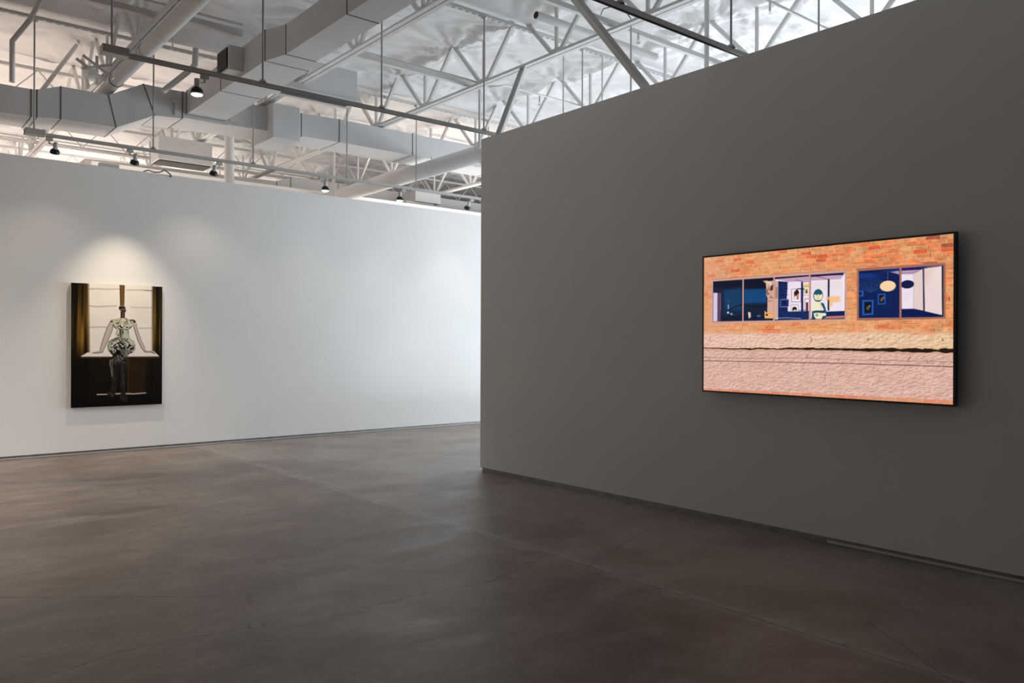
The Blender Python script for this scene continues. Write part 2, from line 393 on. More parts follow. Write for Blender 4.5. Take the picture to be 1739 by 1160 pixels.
# bar joists crossing the far gallery
def make_joist(y, x0, x1, label):
    root = empty('bar_joist', (x0, y, 4.72), label, 'joist', 'thin bar joists over the rear gallery')
    MB().box((x0, y-0.03, 4.71), (x1, y+0.03, 4.75)).build('bottom_chord', M['steel'], root)
    MB().box((x0, y-0.03, 5.12), (x1, y+0.03, 5.16)).build('top_chord', M['steel'], root)
    n = int((x1-x0)/0.36); 
    for i in range(n):
        a = (x0 + i*0.36, y, 4.74 if i % 2 else 5.13); b = (x0 + (i+1)*0.36, y, 5.13 if i % 2 else 4.74)
        if i < 48: MB().tube([a, b], 0.009, 6).build('web_rod', M['steel'], root)
    return root
make_joist(12.6, 0.5, 14.5, 'thin bar joist with zigzag rods just behind the white wall')
make_joist(15.3, 0.5, 15.5, 'thin bar joist with zigzag rods in mid distance over the rear gallery')
make_joist(18.0, 0.5, 15.5, 'thin bar joist with zigzag rods farthest back')

# ------------------------------------------------------------------ rectangular ducts
def skin(m, pa, pb):     # pa, pb rings of 4 points
    m.add(list(pa)+list(pb), [(0,1,5,4),(1,2,6,5),(2,3,7,6),(3,0,4,7)])
def ring(root, pts, d, t=0.012, g=0.008):      # a raised dark joint around 4 points, d = axis vector
    c = sum((Vector(p) for p in pts), Vector())/4; ax = Vector(d).normalized()*t/2; o = []
    for p in pts:
        p = Vector(p); e = (p-c); e -= Vector(d).normalized()*e.dot(Vector(d).normalized()); o.append(p + e.normalized()*g)
    m = MB(); m.add([p-ax for p in o]+[p+ax for p in o], [(0,1,5,4),(1,2,6,5),(2,3,7,6),(3,0,4,7),(3,2,1,0),(4,5,6,7)])
    return m.build('flange_seam', M['seam'], root)
duct = empty('air_duct', (3.5, 10.7, 4.0), 'large white rectangular air duct with a branch coming forward over the gallery and boxed registers', 'duct')
YF, YB = 10.45, 11.05
def stA(xt, zt, xb, zb): return [(xb, YF, zb), (xb, YB, zb), (xt, YB, zt), (xt, YF, zt)]
A_ = [stA(-7, 4.267, -7, 3.953), stA(1.543, 4.267, 1.543, 3.955), stA(1.60, 4.275, 1.60, 3.96), stA(1.84, 4.362, 1.84, 3.985), stA(2.342, 4.362, 2.43, 3.99),
      stA(2.732, 4.576, 2.87, 4.215), stA(3.20, 4.575, 3.20, 4.235)]
B_ = [stA(3.20, 4.58, 3.20, 4.25), stA(3.77, 4.58, 3.77, 4.25)]
C_ = [stA(3.77, 4.58, 3.77, 4.26), stA(4.80, 4.60, 4.80, 4.28), stA(5.38, 4.62, 5.38, 4.29), stA(6.62, 4.62, 6.62, 4.29), stA(8.3, 4.62, 8.3, 4.29), stA(13.5, 4.62, 13.5, 4.29)]
for S_ in (A_, B_, C_):
    for i in range(len(S_)-1):
        m = MB(); skin(m, S_[i], S_[i+1])
        if S_ is A_ and i == 0: m.add(S_[0], [(3,2,1,0)])
        m.build('duct_section', M['duct'], duct)
for st in (A_[1], A_[2], A_[3], A_[4], A_[5], A_[6], C_[1], C_[2], C_[3], C_[4]): ring(duct, st, (1,0,0), 0.010, 0.005)
# forward branch
def stB(y, x0, x1, z0, z1): return [(x1, y, z0), (x0, y, z0), (x0, y, z1), (x1, y, z1)]
D_ = [stB(YF, 3.25, 3.74, 4.30, 4.60), stB(9.23, 3.25, 3.73, 4.30, 4.62), stB(7.95, 3.25, 3.73, 4.30, 4.62), stB(7.63, 3.337, 3.66, 4.30, 4.60), stB(6.35, 3.34, 3.66, 4.30, 4.60), stB(4.9, 3.34, 3.66, 4.30, 4.60), stB(-2, 3.34, 3.66, 4.30, 4.60)]
for i in range(len(D_)-1):
    m = MB(); skin(m, D_[i+1], D_[i]); m.build('branch_section', M['duct'], duct)
for st in D_[1:-1]: ring(duct, st, (0,1,0), 0.010, 0.005)
ring(duct, D_[0], (0,1,0), 0.012, 0.006)
# register stub on the left side of the branch
m = MB(); m.box((3.09, 8.53, 4.335), (3.25, 8.87, 4.60)); rg = m.build('side_register', M['duct'], duct, 0.004); 
m = MB(); m.box((3.080, 8.56, 4.36), (3.0895, 8.84, 4.575)); gr = m.build('grille', M['black_hole'], rg)
m = MB()
for k in range(9): m.box((3.070, 8.575+k*0.031, 4.365), (3.088, 8.583+k*0.031, 4.57))
m.build('grille_blades', M['grille'], rg)
# riser box and long register box with slot grille in its underside
MB().box((4.31, 10.26, 4.15), (4.69, 11.04, 4.61)).build('riser_box', M['duct'], duct, 0.004)
bx = MB(); bx.box((4.0, 9.40, 4.585), (5.10, 9.73, 4.97)); bxo = bx.build('register_box', M['duct'], duct, 0.004)
m = MB(); m.box((3.98, 9.38, 4.560), (5.12, 9.45, 4.584)); m.box((3.98, 9.68, 4.560), (5.12, 9.75, 4.584)); m.box((3.98, 9.45, 4.560), (4.14, 9.68, 4.584)); m.box((5.06, 9.45, 4.560), (5.12, 9.68, 4.584))
m.build('register_frame', M['steel'], bxo)
MB().box((4.14, 9.45, 4.577), (5.06, 9.68, 4.584)).build('grille', M['black_hole'], bxo)
m = MB()
for k in range(6): m.box((4.14, 9.465+k*0.038, 4.563), (5.06, 9.473+k*0.038, 4.576))
m.build('grille_blades', M['grille'], bxo)
m = MB(); m.box((3.735, 9.45, 4.50), (4.0, 9.70, 4.584)); m.build('box_connector', M['duct'], duct)
m = MB(); m.box((3.80, 10.435, 4.30), (3.95, 10.449, 4.52)); m.box((3.85, 10.43, 4.41), (3.90, 10.436, 4.43)); m.build('access_panel', M['duct'], duct, 0.002)
m = MB(); m.box((3.10, 10.435, 4.26), (3.18, 10.449, 4.55)); m.box((3.06, 10.40, 4.42), (3.14, 10.437, 4.432)); m.build('damper_handle', M['duct'], duct)

# far ducts
fd = empty('air_duct', (6.7, 15, 4.3), 'pale boxy duct with a raised step, far behind the white wall', 'duct')
def stF(x, z1): return [(x, 15.0, 4.2), (x, 15.5, 4.2), (x, 15.5, z1), (x, 15.0, z1)]
F_ = [stF(3.0, 4.50), stF(6.38, 4.56), stF(6.67, 4.67), stF(7.7, 4.68), stF(12, 4.68)]
for i in range(len(F_)-1):
    m = MB(); skin(m, F_[i], F_[i+1])
    if i == 0: m.add(F_[0], [(3,2,1,0)])
    m.build('duct_section', M['duct'], fd)
for st in F_[1:-1]: ring(fd, st, (1,0,0), 0.012, 0.006)
ac = empty('register_box', (4.0, 13.2, 4.2), 'wide boxed register with a brown slotted underside behind the white wall, left of the column', 'air vent')
MB().box((3.62, 12.98, 4.235), (4.44, 13.4, 4.60)).build('box', M['duct'], ac, 0.004)
MB().box((3.64, 13.0, 4.222), (4.42, 13.36, 4.233)).build('grille', M['black_hole'], ac)
m = MB()
for k in range(9): m.box((3.64, 13.01+k*0.04, 4.208), (4.42, 13.018+k*0.04, 4.222))
m.build('grille_blades', M['grille'], ac)
rb = empty('duct_riser', (9.45, 14.5, 4.3), 'stepped pale duct box peeking over the white wall near the dark partition', 'duct')
MB().box((9.2, 14.4, 4.42), (9.85, 15.0-0.02, 4.66)).build('upper_box', M['duct'], rb, 0.004)
MB().box((9.0, 14.45, 4.1), (9.70, 14.9, 4.415)).build('lower_box', M['duct'], rb, 0.004)

# ------------------------------------------------------------------ round ducts and pipes
rd = empty('round_duct', (6.87, 12, 4.1), 'thick round pale duct running back from the corner of the dark partition', 'duct')
MB().tube([(6.87, 8.95, 4.10), (6.87, 13.95, 4.10)], 0.125, 28).build('duct_tube', M['duct'], rd)
MB().tube([(6.87, 8.80, 4.10), (6.87, 8.96, 4.10)], 0.185, 28).build('end_flange', M['duct'], rd)
for y in (10.3, 12.1):
    MB().tube([(6.87, y-0.012, 4.10), (6.87, y+0.012, 4.10)], 0.129, 28).build('strap', M['duct'], rd)
    MB().tube([(6.87, y, 4.22), (6.87, y, 4.28 if y < 11 else 5.1)], 0.006, 6).build('hanger_rod', M['rod'], rd)
rp = empty('round_pipe', (2.385, 9, 4.5), 'white round pipe with collars slung below the leftmost truss', 'pipe')
MB().tube([(2.385, -2, 4.50), (2.385, 11.2, 4.50)], 0.075, 24).build('pipe_tube', M['duct'], rp)
for y in (9.0, 9.12, 10.28):
    MB().tube([(2.385, y-0.012, 4.50), (2.385, y+0.012, 4.50)], 0.082, 24).build('collar', M['steel'], rp)
for y in (9.06, 10.3): MB().tube([(2.385, y-0.05, 4.50), (2.385, y-0.045, 4.50)], 0.0835, 24).build('band', M['seam'], rp)
m = MB(); m.box((2.47, 8.38, 4.36), (2.475, 8.42, 4.72)); m.build('hanging_strap', M['steel'], rp)
co = empty('round_column', (4.34, 11.95, 0), 'white round column rising behind the white wall to the duct', 'column')
MB().tube([(4.34, 11.95, 0), (4.34, 11.95, 4.62)], 0.072, 28).build('shaft', M['wall'], co)
MB().box((4.24, 11.85, 4.62), (4.44, 12.05, 4.644)).build('cap_plate', M['steel'], co)
vp = MB().tube([(6.54, 12.9, 0.0), (6.54, 12.9, 4.85)], 0.022, 12).build('vertical_pipe', M['conduit']); tag(vp, 'slim vertical pipe behind the white wall beside the glowing middle lamp', 'pipe')
vp.location.z = 0
vp = MB().tube([(6.28, 8.3, 3.95), (6.28, 8.3, 4.74)], 0.016, 12).build('vertical_pipe', M['conduit']); tag(vp, 'short vertical pipe dropping beside the top corner of the dark partition', 'pipe')
vp = MB().tube([(6.60, 4.95, 0.0), (6.60, 4.95, 5.2)], 0.024, 14).build('vertical_pipe', M['conduit']); tag(vp, 'white vertical pipe rising behind the dark partition by the nearest light track', 'pipe')
sp = MB().tube([(5.75, 6.58, 5.0), (7.74, 6.58, 5.0)], 0.045, 16).build('foam_pipe', M['conduit']); MB().tube([(5.744, 6.58, 5.0), (5.749, 6.58, 5.0)], 0.036, 16).build('end_shade_disc', M['dark'], sp)  # dark disc colours in the shade inside the pipe's left mouth
tag(sp, 'short open-ended white pipe hung just under the foil above the dark partition', 'pipe')
def tube_thing(name, pts, r, label, cat='conduit', mt='conduit', seg=8, group=None):
    o = MB().tube(pts, r, seg).build(name, M[mt]); return tag(o, label, cat, group)
# square tubes and conduits laid across the chords
def flat(name, a, b, w, h, label, cat='beam'):
    o = MB().bar(a, b, w, h).build(name, M['steel']); return tag(o, label, cat, 'cross pieces laid over the truss chords')
flat('cross_tube', (4.9, 5.75, 4.735), (8.6, 5.75, 4.735), 0.05, 0.05, 'flat white tube crossing the third truss chord above the thick slotted brace')
flat('cross_tube', (4.4, 8.28, 4.745), (6.3, 8.28, 4.745), 0.06, 0.07, 'flat white tube crossing from the grille box to the third truss chord')
flat('cross_tube', (-2.0, 8.60, 4.74), (2.42, 8.60, 4.74), 0.06, 0.06, 'grey tube crossing over the leftmost truss at the top left')
flat('cross_tube', (2.60, 8.50, 4.74), (3.22, 8.50, 4.74), 0.06, 0.06, 'short grey tube between the round pipe and the forward duct branch')
flat('cross_beam', (5.9, 12.9, 4.90), (14, 12.9, 4.90), 0.10, 0.10, 'long pale beam crossing behind the white wall under the far foil')
tube_thing('conduit', [(4.4, 8.17, 4.75), (6.0, 8.17, 4.75), (6.2, 8.0, 4.66), (6.3, 7.9, 4.66), (6.5, 8.05, 4.75), (9.0, 8.05, 4.75)], 0.011, 'bent conduit kinking around the third truss chord')
tube_thing('conduit', [(-2, 8.42, 4.80), (3.2, 8.42, 4.80)], 0.014, 'thin conduit running beside the grey tube at the top left')
tube_thing('conduit', [(6.3, 4.65, 4.93), (9.0, 4.65, 4.93)], 0.016, 'thin pipe at the top edge above the dark wall, carrying a sprinkler head')
tube_thing('conduit', [(1.50, 7.2, 4.985), (1.50, 10.24, 4.985), (1.33, 10.24, 4.70), (1.33, 10.24, 4.25)], 0.028, 'bent pipe at the far left dropping toward the duct top', 'pipe')
tube_thing('brace_rod', [(1.68, 11.0, 4.33), (2.20, 11.5, 5.22)], 0.026, 'slanted brace at the far left rising right from the duct top', 'brace')
tube_thing('brace_rod', [(2.27, 11.5, 5.06), (2.40, 11.5, 4.42)], 0.026, 'steep brace beside the end of the round pipe at left', 'brace')
tube_thing('elbow_pipe', [(2.82, 9.95, 4.38), (3.13, 9.95, 4.70), (3.19, 9.95, 4.78), (3.20, 9.95, 4.98)], 0.035, 'elbow pipe left of the forward duct branch', 'pipe', seg=14)
tube_thing('conduit', [(6.12, 5.53, 3.95), (6.12, 5.53, 4.72)], 0.010, 'thin drop rod with a looped cable just right of the thick brace')
tube_thing('cable', [(6.12, 5.53, 4.73), (6.05, 5.55, 4.80), (5.95, 5.6, 4.84), (5.85, 5.66, 4.80), (5.83, 5.68, 4.74)], 0.005, 'looped cable at the top of the thin drop rod', 'cable', 'cable', 6)
tube_thing('drop_rod', [(6.60, 7.05, 3.8), (6.60, 7.05, 5.06)], 0.009, 'thin rod hanging from the middle slotted rail, left one', 'rod')
tube_thing('drop_rod', [(7.27, 7.05, 3.8), (7.27, 7.05, 5.06)], 0.009, 'thin rod hanging from the middle slotted rail, right one', 'rod')
tube_thing('cable', [(2.92, 11.16, 3.64), (2.98, 11.14, 3.665), (3.05, 11.13, 3.645), (3.12, 11.13, 3.655), (3.18, 11.12, 3.69), (3.22, 11.11, 3.66), (3.25, 11.10, 3.635), (3.25, 11.088, 3.60)], 0.008, 'dark curled cable lying over the top of the white wall', 'cable', 'cable', 6)
o = MB().box((2.40, 11.14, 3.63), (2.63, 11.24, 3.685)).build('junction_box', M['conduit'], None, 0.003); tag(o, 'low pale junction box on top of the white wall behind the second lamp', 'junction box')
# slotted braces from the partition top
def brace(name, p, q, w, label, slot):
    root = empty(name, p, label, 'brace')
    MB().bar(p, q, w, 0.010, (0,0,1)).build('web', M['steel'], root)
    P, Q = Vector(p), Vector(q); d = (Q-P).normalized(); a = d.cross(Vector((0,0,1))).normalized(); b = a.cross(d)
    for s_ in (-1, 1):
        MB().bar(P + a*s_*w/2 + b*0.018, Q + a*s_*w/2 + b*0.018, 0.006, 0.042, (0,0,1)).build('flange', M['steel'], root)
    if slot:
        c = P + (Q-P)*0.12; MB().bar(c, c + d*0.06, 0.018, 0.016, (0,0,1)).build('slot', M['foil'], root)
    return root
brace('slotted_brace', (5.42, 4.72, 3.66), (4.62, 5.10, 4.62), 0.085, 'thick dark grey slotted brace rising left from the top of the dark partition', True)
brace('steel_brace', (5.44, 6.84, 3.66), (6.07, 7.16, 4.64), 0.06, 'thinner brace from the partition top near its corner up to the third truss', False)
# sprinkler heads
def sprinkler(x, y, z, label):
    root = empty('sprinkler_head', (x, y, z), label, 'sprinkler', 'sprinkler heads under the ceiling')
    MB().tube([(x, y, z+0.01), (x, y, z+0.092)], 0.012, 10).build('stem', M['conduit'], root)
    m = MB(); m.tube([(x, y, z-0.03), (x, y, z-0.026)], 0.026, 14); m.tube([(x-0.014, y, z+0.01), (x-0.014, y, z-0.026)], 0.003, 6); m.tube([(x+0.014, y, z+0.01), (x+0.014, y, z-0.026)], 0.003, 6)
    m.build('deflector', M['redglass'], root)
sprinkler(6.40, 5.68, 4.62, 'small sprinkler head just right of the thick brace')
sprinkler(7.10, 8.05, 4.64, 'small sprinkler head between the two braces')
sprinkler(7.25, 4.65, 4.82, 'small sprinkler head at the top right over the dark wall')
# cluster of brackets by the left junction box
br = empty('hanger_bracket', (2.1, 9.9, 4.6), 'tangle of small brackets and clamps above the round pipe at left', 'bracket')
for (a, b, w) in (((1.95,9.9,4.45),(2.3,10.1,4.62),0.03), ((2.0,10.1,4.66),(2.28,9.95,4.42),0.025), ((1.9,9.95,4.56),(2.2,9.9,4.36),0.02), ((2.1,9.9,4.3),(2.1,9.9,4.62),0.018)):
    MB().bar(a, b, w, 0.03).build('bracket_arm', M['steel'], br)
MB().box((2.0, 9.86, 4.38), (2.1, 9.98, 4.46)).build('clamp', M['steel'], br)

# ------------------------------------------------------------------ lighting tracks
def track(name, x0, x1, y, z, rods, top, box_x, label):
    root = empty(name, (x0, y, z), label, 'lighting track', 'lighting tracks on rods')
    m = MB(); m.box((x0, y-0.018, z), (x1, y+0.018, z+0.030)); m.box((x0, y-0.018, z-0.008), (x1, y-0.012, z)); m.box((x0, y+0.012, z-0.008), (x1, y+0.018, z))
    m.build('rail', M['track'], root)
    MB().box((x0, y-0.0115, z-0.004), (x1, y+0.0115, z-0.0005)).build('groove', M['trackgroove'], root)
    for rx in rods:
        MB().tube([(rx, y, z+0.03), (rx, y, top)], 0.009, 10).build('hanger_rod', M['rod'], root)
        m = MB(); m.lathe([(0.001, 0.062), (0.018, 0.058), (0.030, 0.045), (0.035, 0.030)], Matrix.Translation((rx, y, z))); m.build('rod_boss', M['track'], root)
        m = MB(); m.lathe([(0.035, top), (0.035, top-0.02), (0.012, top-0.03)], Matrix.Translation((rx, y, 0))); m.build('ceiling_boss', M['conduit'], root)
    if box_x is not None:
        MB().box((box_x, y-0.055, z-0.012), (box_x+0.20, y+0.055, z+0.055)).build('feed_box', M['track'], root, 0.004)
    return root
track('lighting_track', 1.46, 9.5, 10.33, 3.735, [1.555, 2.82, 4.07, 5.44, 6.61, 8.0], 5.029, 1.46, 'long lighting track hanging close in front of the white wall')
track('lighting_track', 1.57, 9.0, 7.03, 3.735, [1.60, 2.855, 4.085, 5.38, 6.9], 5.029, 1.52, 'second lighting track crossing below the big forward duct')
track('lighting_track', 1.5, 9.0, 3.80, 3.735, [2.8, 4.09, 5.38, 6.7], 5.029, None, 'nearest lighting track, crossing the top right over the dark partition')

# track lamps: lamp head built pointing down, then tilted
def make_lamp(tilt, recess):
    root = empty('track_lamp', (0,0,0), None, 'lamp', 'spot lamps on the lighting tracks')
    MB().box((-0.035, -0.016, -0.045), (0.035, 0.016, -0.003)).build('adapter', M['track'], root, 0.003)
    m = MB(); m.bar((0.0, 0, -0.045), (0.0, 0, -0.075), 0.014, 0.014); m.bar((0.0, 0, -0.07), (0.045, 0, -0.085), 0.010, 0.010); m.bar((0.045, 0, -0.075), (0.045, 0, -0.105), 0.010, 0.010)
    m.build('arm', M['track'], root)
    piv = Matrix.Translation((0.062, 0, -0.085)) @ Matrix.Rotation(math.radians(tilt), 4, 'X')
    m = MB(); m.lathe([(0.001, 0.036), (0.022, 0.034), (0.0245, 0.030), (0.0245, -0.036), (0.022, -0.04)], piv, 24); m.build('socket', M['socket'], root)
    m = MB(); m.lathe([(0.020, -0.034), (0.024, -0.040), (0.036, -0.050), (0.046, -0.066), (0.0505, -0.084), (0.050, -0.092), (0.047, -0.094)], piv, 28)
    for k in range(14):
        t = 2*math.pi*k/14; c, s_ = math.cos(t), math.sin(t)
        pp = [(0.022,-0.037),(0.0385,-0.049),(0.0485,-0.065),(0.0525,-0.082),(0.050,-0.086),(0.045,-0.07)]
        V = []
        for sgn in (-1, 1):
            for r, z in pp: V.append(piv @ Vector((r*c - sgn*0.0015*s_, r*s_ + sgn*0.0015*c, z)))
        n = len(pp); m.add(V, [tuple(range(n)), tuple(range(2*n-1, n-1, -1))] + [(i, (i+1)%n, (i+1)%n+n, i+n) for i in range(n)])
    m.build('bulb_body', M['bulbblack'], root)
    m = MB(); m.lathe([(0.0475, -0.090+recess), (0.042, -0.098+recess), (0.028, -0.103+recess), (0.001, -0.105+recess)], piv, 28); m.build('bulb_lens', M['lit'], root)
    return root, piv
lamp_a, PIV_A = make_lamp(30, 0.010)
lamp_b, PIV_B = make_lamp(2, -0.010)
def spot(parent, loc, target, power, angle, color=(1.0, 0.82, 0.62), blend=1.0):
    d = bpy.data.lights.new('spot_light', 'SPOT'); d.energy = power; d.spot_size = math.radians(angle); d.spot_blend = blend; d.color = color; d.shadow_soft_size = 0.035
    o = bpy.data.objects.new('spot_light', d); COL.objects.link(o); o.parent = parent
    rot = (Vector(target) - Vector(loc)).to_track_quat('-Z', 'Y').to_matrix().to_4x4()
    o.matrix_parent_inverse = (Matrix.Translation(parent.location) @ Matrix.Diagonal((*parent.scale, 1))).inverted()
    o.location = loc; o.rotation_euler = rot.to_euler()
LP = [ # x, y, z, kind, mirrored, label, target, watt, cone
 (1.705, 10.33, 3.727, 0, 1, 'leftmost lamp on the wall track, black bulb, left of the painting', (1.8, 10.9, 0.0), 11, 110),
 (2.555, 10.33, 3.727, 0, 1, 'second lamp on the wall track, black bulb, above the painting', (2.60, 11.0, 0.0), 128, 70),
 (3.625, 10.33, 3.727, 0, -1, 'third lamp on the wall track, just left of the white column', (3.5, 10.9, 0.0), 14, 110),
 (5.045, 10.33, 3.727, 1, 1, 'glowing lamp on the wall track, brightest one, right of the column', (5.3, 10.9, 0.0), 12, 90),
 (6.385, 10.33, 3.727, 1, -1, 'fifth lamp on the wall track, under the thick round duct', (6.3, 10.9, 0.0), 12, 90),
 (7.665, 10.33, 3.727, 0, -1, 'last lamp on the wall track, beside the edge of the dark partition', (7.7, 11.1, 0.8), 12, 80),
 (2.335, 7.03, 3.727, 1, -1, 'glowing lamp hanging from the second track in front of the duct', (2.27, 7.1, 0.0), 22, 80)]
used = set(); placed = []
for (x, y, z, kind, mir, lab, tgt, wt, cone) in LP:
    src, pv = ((lamp_a, PIV_A), (lamp_b, PIV_B))[kind]
    l = src if kind not in used else copy_tree(src)
    used.add(kind); l['label'] = lab
    l.location = (x, y, z); l.scale = (mir, 1, 1)
    q = pv @ Vector((0, 0, -0.118)); placed.append((l, Vector((x + mir*q.x, y + q.y, z + q.z)), tgt, wt, cone))
for (l, lc, tgt, wt, cone) in placed: spot(l, lc, tgt, wt, cone)

# ------------------------------------------------------------------ painted pictures: small rasteriser writing colours onto a fine grid
class Pic:
    def __init__(s, w, h):
        s.w, s.h = w, h; s.Y, s.X = np.mgrid[0:h, 0:w].astype(float); s.X += .5; s.Y += .5
        s.c = np.zeros((h, w, 3))
    clip = None
    def blend(s, mask, col):
        if s.clip is not None: mask = mask*s.clip
        col = np.array(col, float)
        if col.ndim == 1: col = col[None, None, :]/255.0
        s.c = s.c*(1-mask[..., None]) + col*mask[..., None]
    def poly(s, pts, col, soft=0.8, a=1.0):
        P = [(u*s.w, v*s.h) for u, v in pts]; ins = np.zeros((s.h, s.w), bool); dm = np.full((s.h, s.w), 1e9)
        for i in range(len(P)):
            x0, y0 = P[i]; x1, y1 = P[(i+1) % len(P)]
            if y0 != y1:
                cnd = ((y0 > s.Y) != (y1 > s.Y)) & (s.X < (x1-x0)*(s.Y-y0)/(y1-y0)+x0); ins ^= cnd
            dm = np.minimum(dm, s.sd(x0, y0, x1, y1))
        sd = np.where(ins, dm, -dm); s.blend(np.clip(0.5+sd/soft/1.2, 0, 1)*a, col)
    def sd(s, x0, y0, x1, y1):
        dx, dy = x1-x0, y1-y0; t = np.clip(((s.X-x0)*dx+(s.Y-y0)*dy)/(dx*dx+dy*dy+1e-9), 0, 1)
        return np.hypot(s.X-x0-t*dx, s.Y-y0-t*dy)
    def line(s, pts, width, col, a=1.0, soft=0.7):
        P = [(u*s.w, v*s.h) for u, v in pts]; dm = np.full((s.h, s.w), 1e9)
        for i in range(len(P)-1): dm = np.minimum(dm, s.sd(*P[i], *P[i+1]))
        s.blend(np.clip(0.5+(width/2-dm)/soft/1.2, 0, 1)*a, col)
    def ell(s, c, r, col, a=1.0, soft=0.8):
        cx, cy = c[0]*s.w, c[1]*s.h; d = np.hypot((s.X-cx)/(r[0]*s.w), (s.Y-cy)/(r[1]*s.h)); m = min(r[0]*s.w, r[1]*s.h)
        s.blend(np.clip(0.5+(1-d)*m/soft/1.2, 0, 1)*a, col)
    def grid(s, name, origin, du, dv, parent, material):     # quad grid, colour per vertex
        o = Vector(origin); U = Vector(du); V_ = Vector(dv)
        off = Vector((0,0,0)); p = parent
        while p is not None: off += p.location; p = p.parent
        o -= off
        uu = np.linspace(0, 1, s.w); vv = np.linspace(0, 1, s.h); gu, gv = np.meshgrid(uu, vv)
        co = np.array(o)[None,None]+gu[...,None]*np.array(U)[None,None]+gv[...,None]*np.array(V_)[None,None]
        idx = np.arange(s.w*s.h).reshape(s.h, s.w)
        q = np.stack([idx[:-1,:-1], idx[1:,:-1], idx[1:,1:], idx[:-1,1:]], -1).reshape(-1, 4)
        ob = mesh_np(name, co.reshape(-1,3), q, False)
        at = ob.data.color_attributes.new('paint', 'FLOAT_COLOR', 'POINT')
        c = np.clip(s.c, 0, 1); lin = np.where(c <= 0.04045, c/12.92, ((c+0.055)/1.055)**2.4)
        at.data.foreach_set('color', np.concatenate([lin, np.ones(lin.shape[:2]+(1,))], -1).astype(np.float32).ravel())
        ob.data.materials.append(material); ob.parent = parent; return ob
def pic_material(name, emissive, rough):
    m = bpy.data.materials.new(name); m.use_nodes = True; nt = m.node_tree; b = nt.nodes['Principled BSDF']
    a = nt.nodes.new('ShaderNodeAttribute'); a.attribute_name = 'paint'
    b.inputs['Roughness'].default_value = rough
    if emissive:
        b.inputs['Base Color'].default_value = (0.01, 0.01, 0.01, 1); nt.links.new(a.outputs['Color'], b.inputs['Emission Color']); b.inputs['Emission Strength'].default_value = 0.87
        b.inputs['Specular IOR Level'].default_value = 0.2
    else:
        nt.links.new(a.outputs['Color'], b.inputs['Base Color']); b.inputs['Specular IOR Level'].default_value = 0.12
        n = nt.nodes.new('ShaderNodeTexNoise'); n.inputs['Scale'].default_value = 120; bp = nt.nodes.new('ShaderNodeBump'); bp.inputs['Strength'].default_value = 0.15
        tc = nt.nodes.new('ShaderNodeTexCoord'); nt.links.new(tc.outputs['Object'], n.inputs[0]); nt.links.new(n.outputs['Fac'], bp.inputs['Height']); nt.links.new(bp.outputs[0], b.inputs['Normal'])
    return m

# ---- the painting on the white wall
p = Pic(240, 346)
U_, V2 = p.X/p.w, p.Y/p.h
p.c[:] = np.array((250, 242, 232))/255
p.blend(np.clip((fbm(U_*4, V2*5, 2)-0.45)*0.8, 0, 0.3), (226, 214, 204))
for L_, w_ in (([(0.1844,0.0454),(0.29,0.0411),(0.3612,0.0433),(0.5083,0.0355)], 3), ([(0.1901,0.182),(0.2775,0.1866),(0.478,0.1757)], 3), ([(0.1921,0.3544),(0.3362,0.3506),(0.4078,0.3542)], 3), ([(0.5903,0.0418),(0.7268,0.0377),(0.8838,0.0374)], 3.2), ([(0.6392,0.1832),(0.8795,0.1825)], 2.2), ([(0.7306,0.3572),(0.8846,0.3533)], 2.6)):
    p.line(L_, w_, (176, 164, 158), 0.75, 2.0)
p.line([(0.7868,0.0392),(0.8838,0.0397)], 2, (90, 80, 74), 0.7)
# curtains
def curtain(mask, seed, edge):
    n = fbm(U_*26, V2*1.3, seed, 4); base = np.stack([60+150*n, 44+112*n, 14+40*n], -1)/255
    dk = np.clip((fbm(U_*34+5, V2*1.1, seed+9, 3)-0.45)*5, 0, 1)
    base = base*np.clip(0.35+1.5*np.minimum(np.abs(U_-edge), 0.18)/0.18, 0, 1)[..., None]
    base = base*(1-0.85*dk[...,None]) + np.array((18,12,6))/255*0.85*dk[...,None]
    vg = np.clip(1.25-1.1*np.abs(V2-0.42)*1.6, 0.25, 1)[..., None]
    p.blend(mask, base*vg*(0.25+0.75*np.clip((0.62-V2)*6, 0, 1))[...,None])
eL = [(0.1797,-0.0029),(0.2004,0.6002)]; uL = eL[0][0] + (eL[1][0]-eL[0][0])*V2
curtain(np.clip((uL - U_)*34+0.5, 0, 1), 3, 0.0)
eR = [(0.8833,0.0004),(0.8841,0.558)]; uR = eR[0][0]
curtain(np.clip((U_ - uR)*34+0.5, 0, 1), 8, 1.02)
p.blend(np.clip((U_-(uL-0.03))*30, 0, 1)*np.clip((uL+0.012-U_)*40, 0, 1)*0.5*np.clip((V2-0.2)*3,0,1), (178, 140, 40))
p.poly([(0.5152,-0.001),(0.5693,0.0005),(0.5654,0.1715),(0.5216,0.1725)], (120, 88, 46), 2.0)
p.poly([(0.5152,-0.001),(0.5283,-0.0014),(0.5332,0.1723),(0.5216,0.1725)], (66, 44, 22), 2.0, 0.8); p.poly([(0.5576,0.0009),(0.5693,0.0005),(0.5652,0.1495),(0.5564,0.1497)], (60, 40, 20), 2, 0.7)
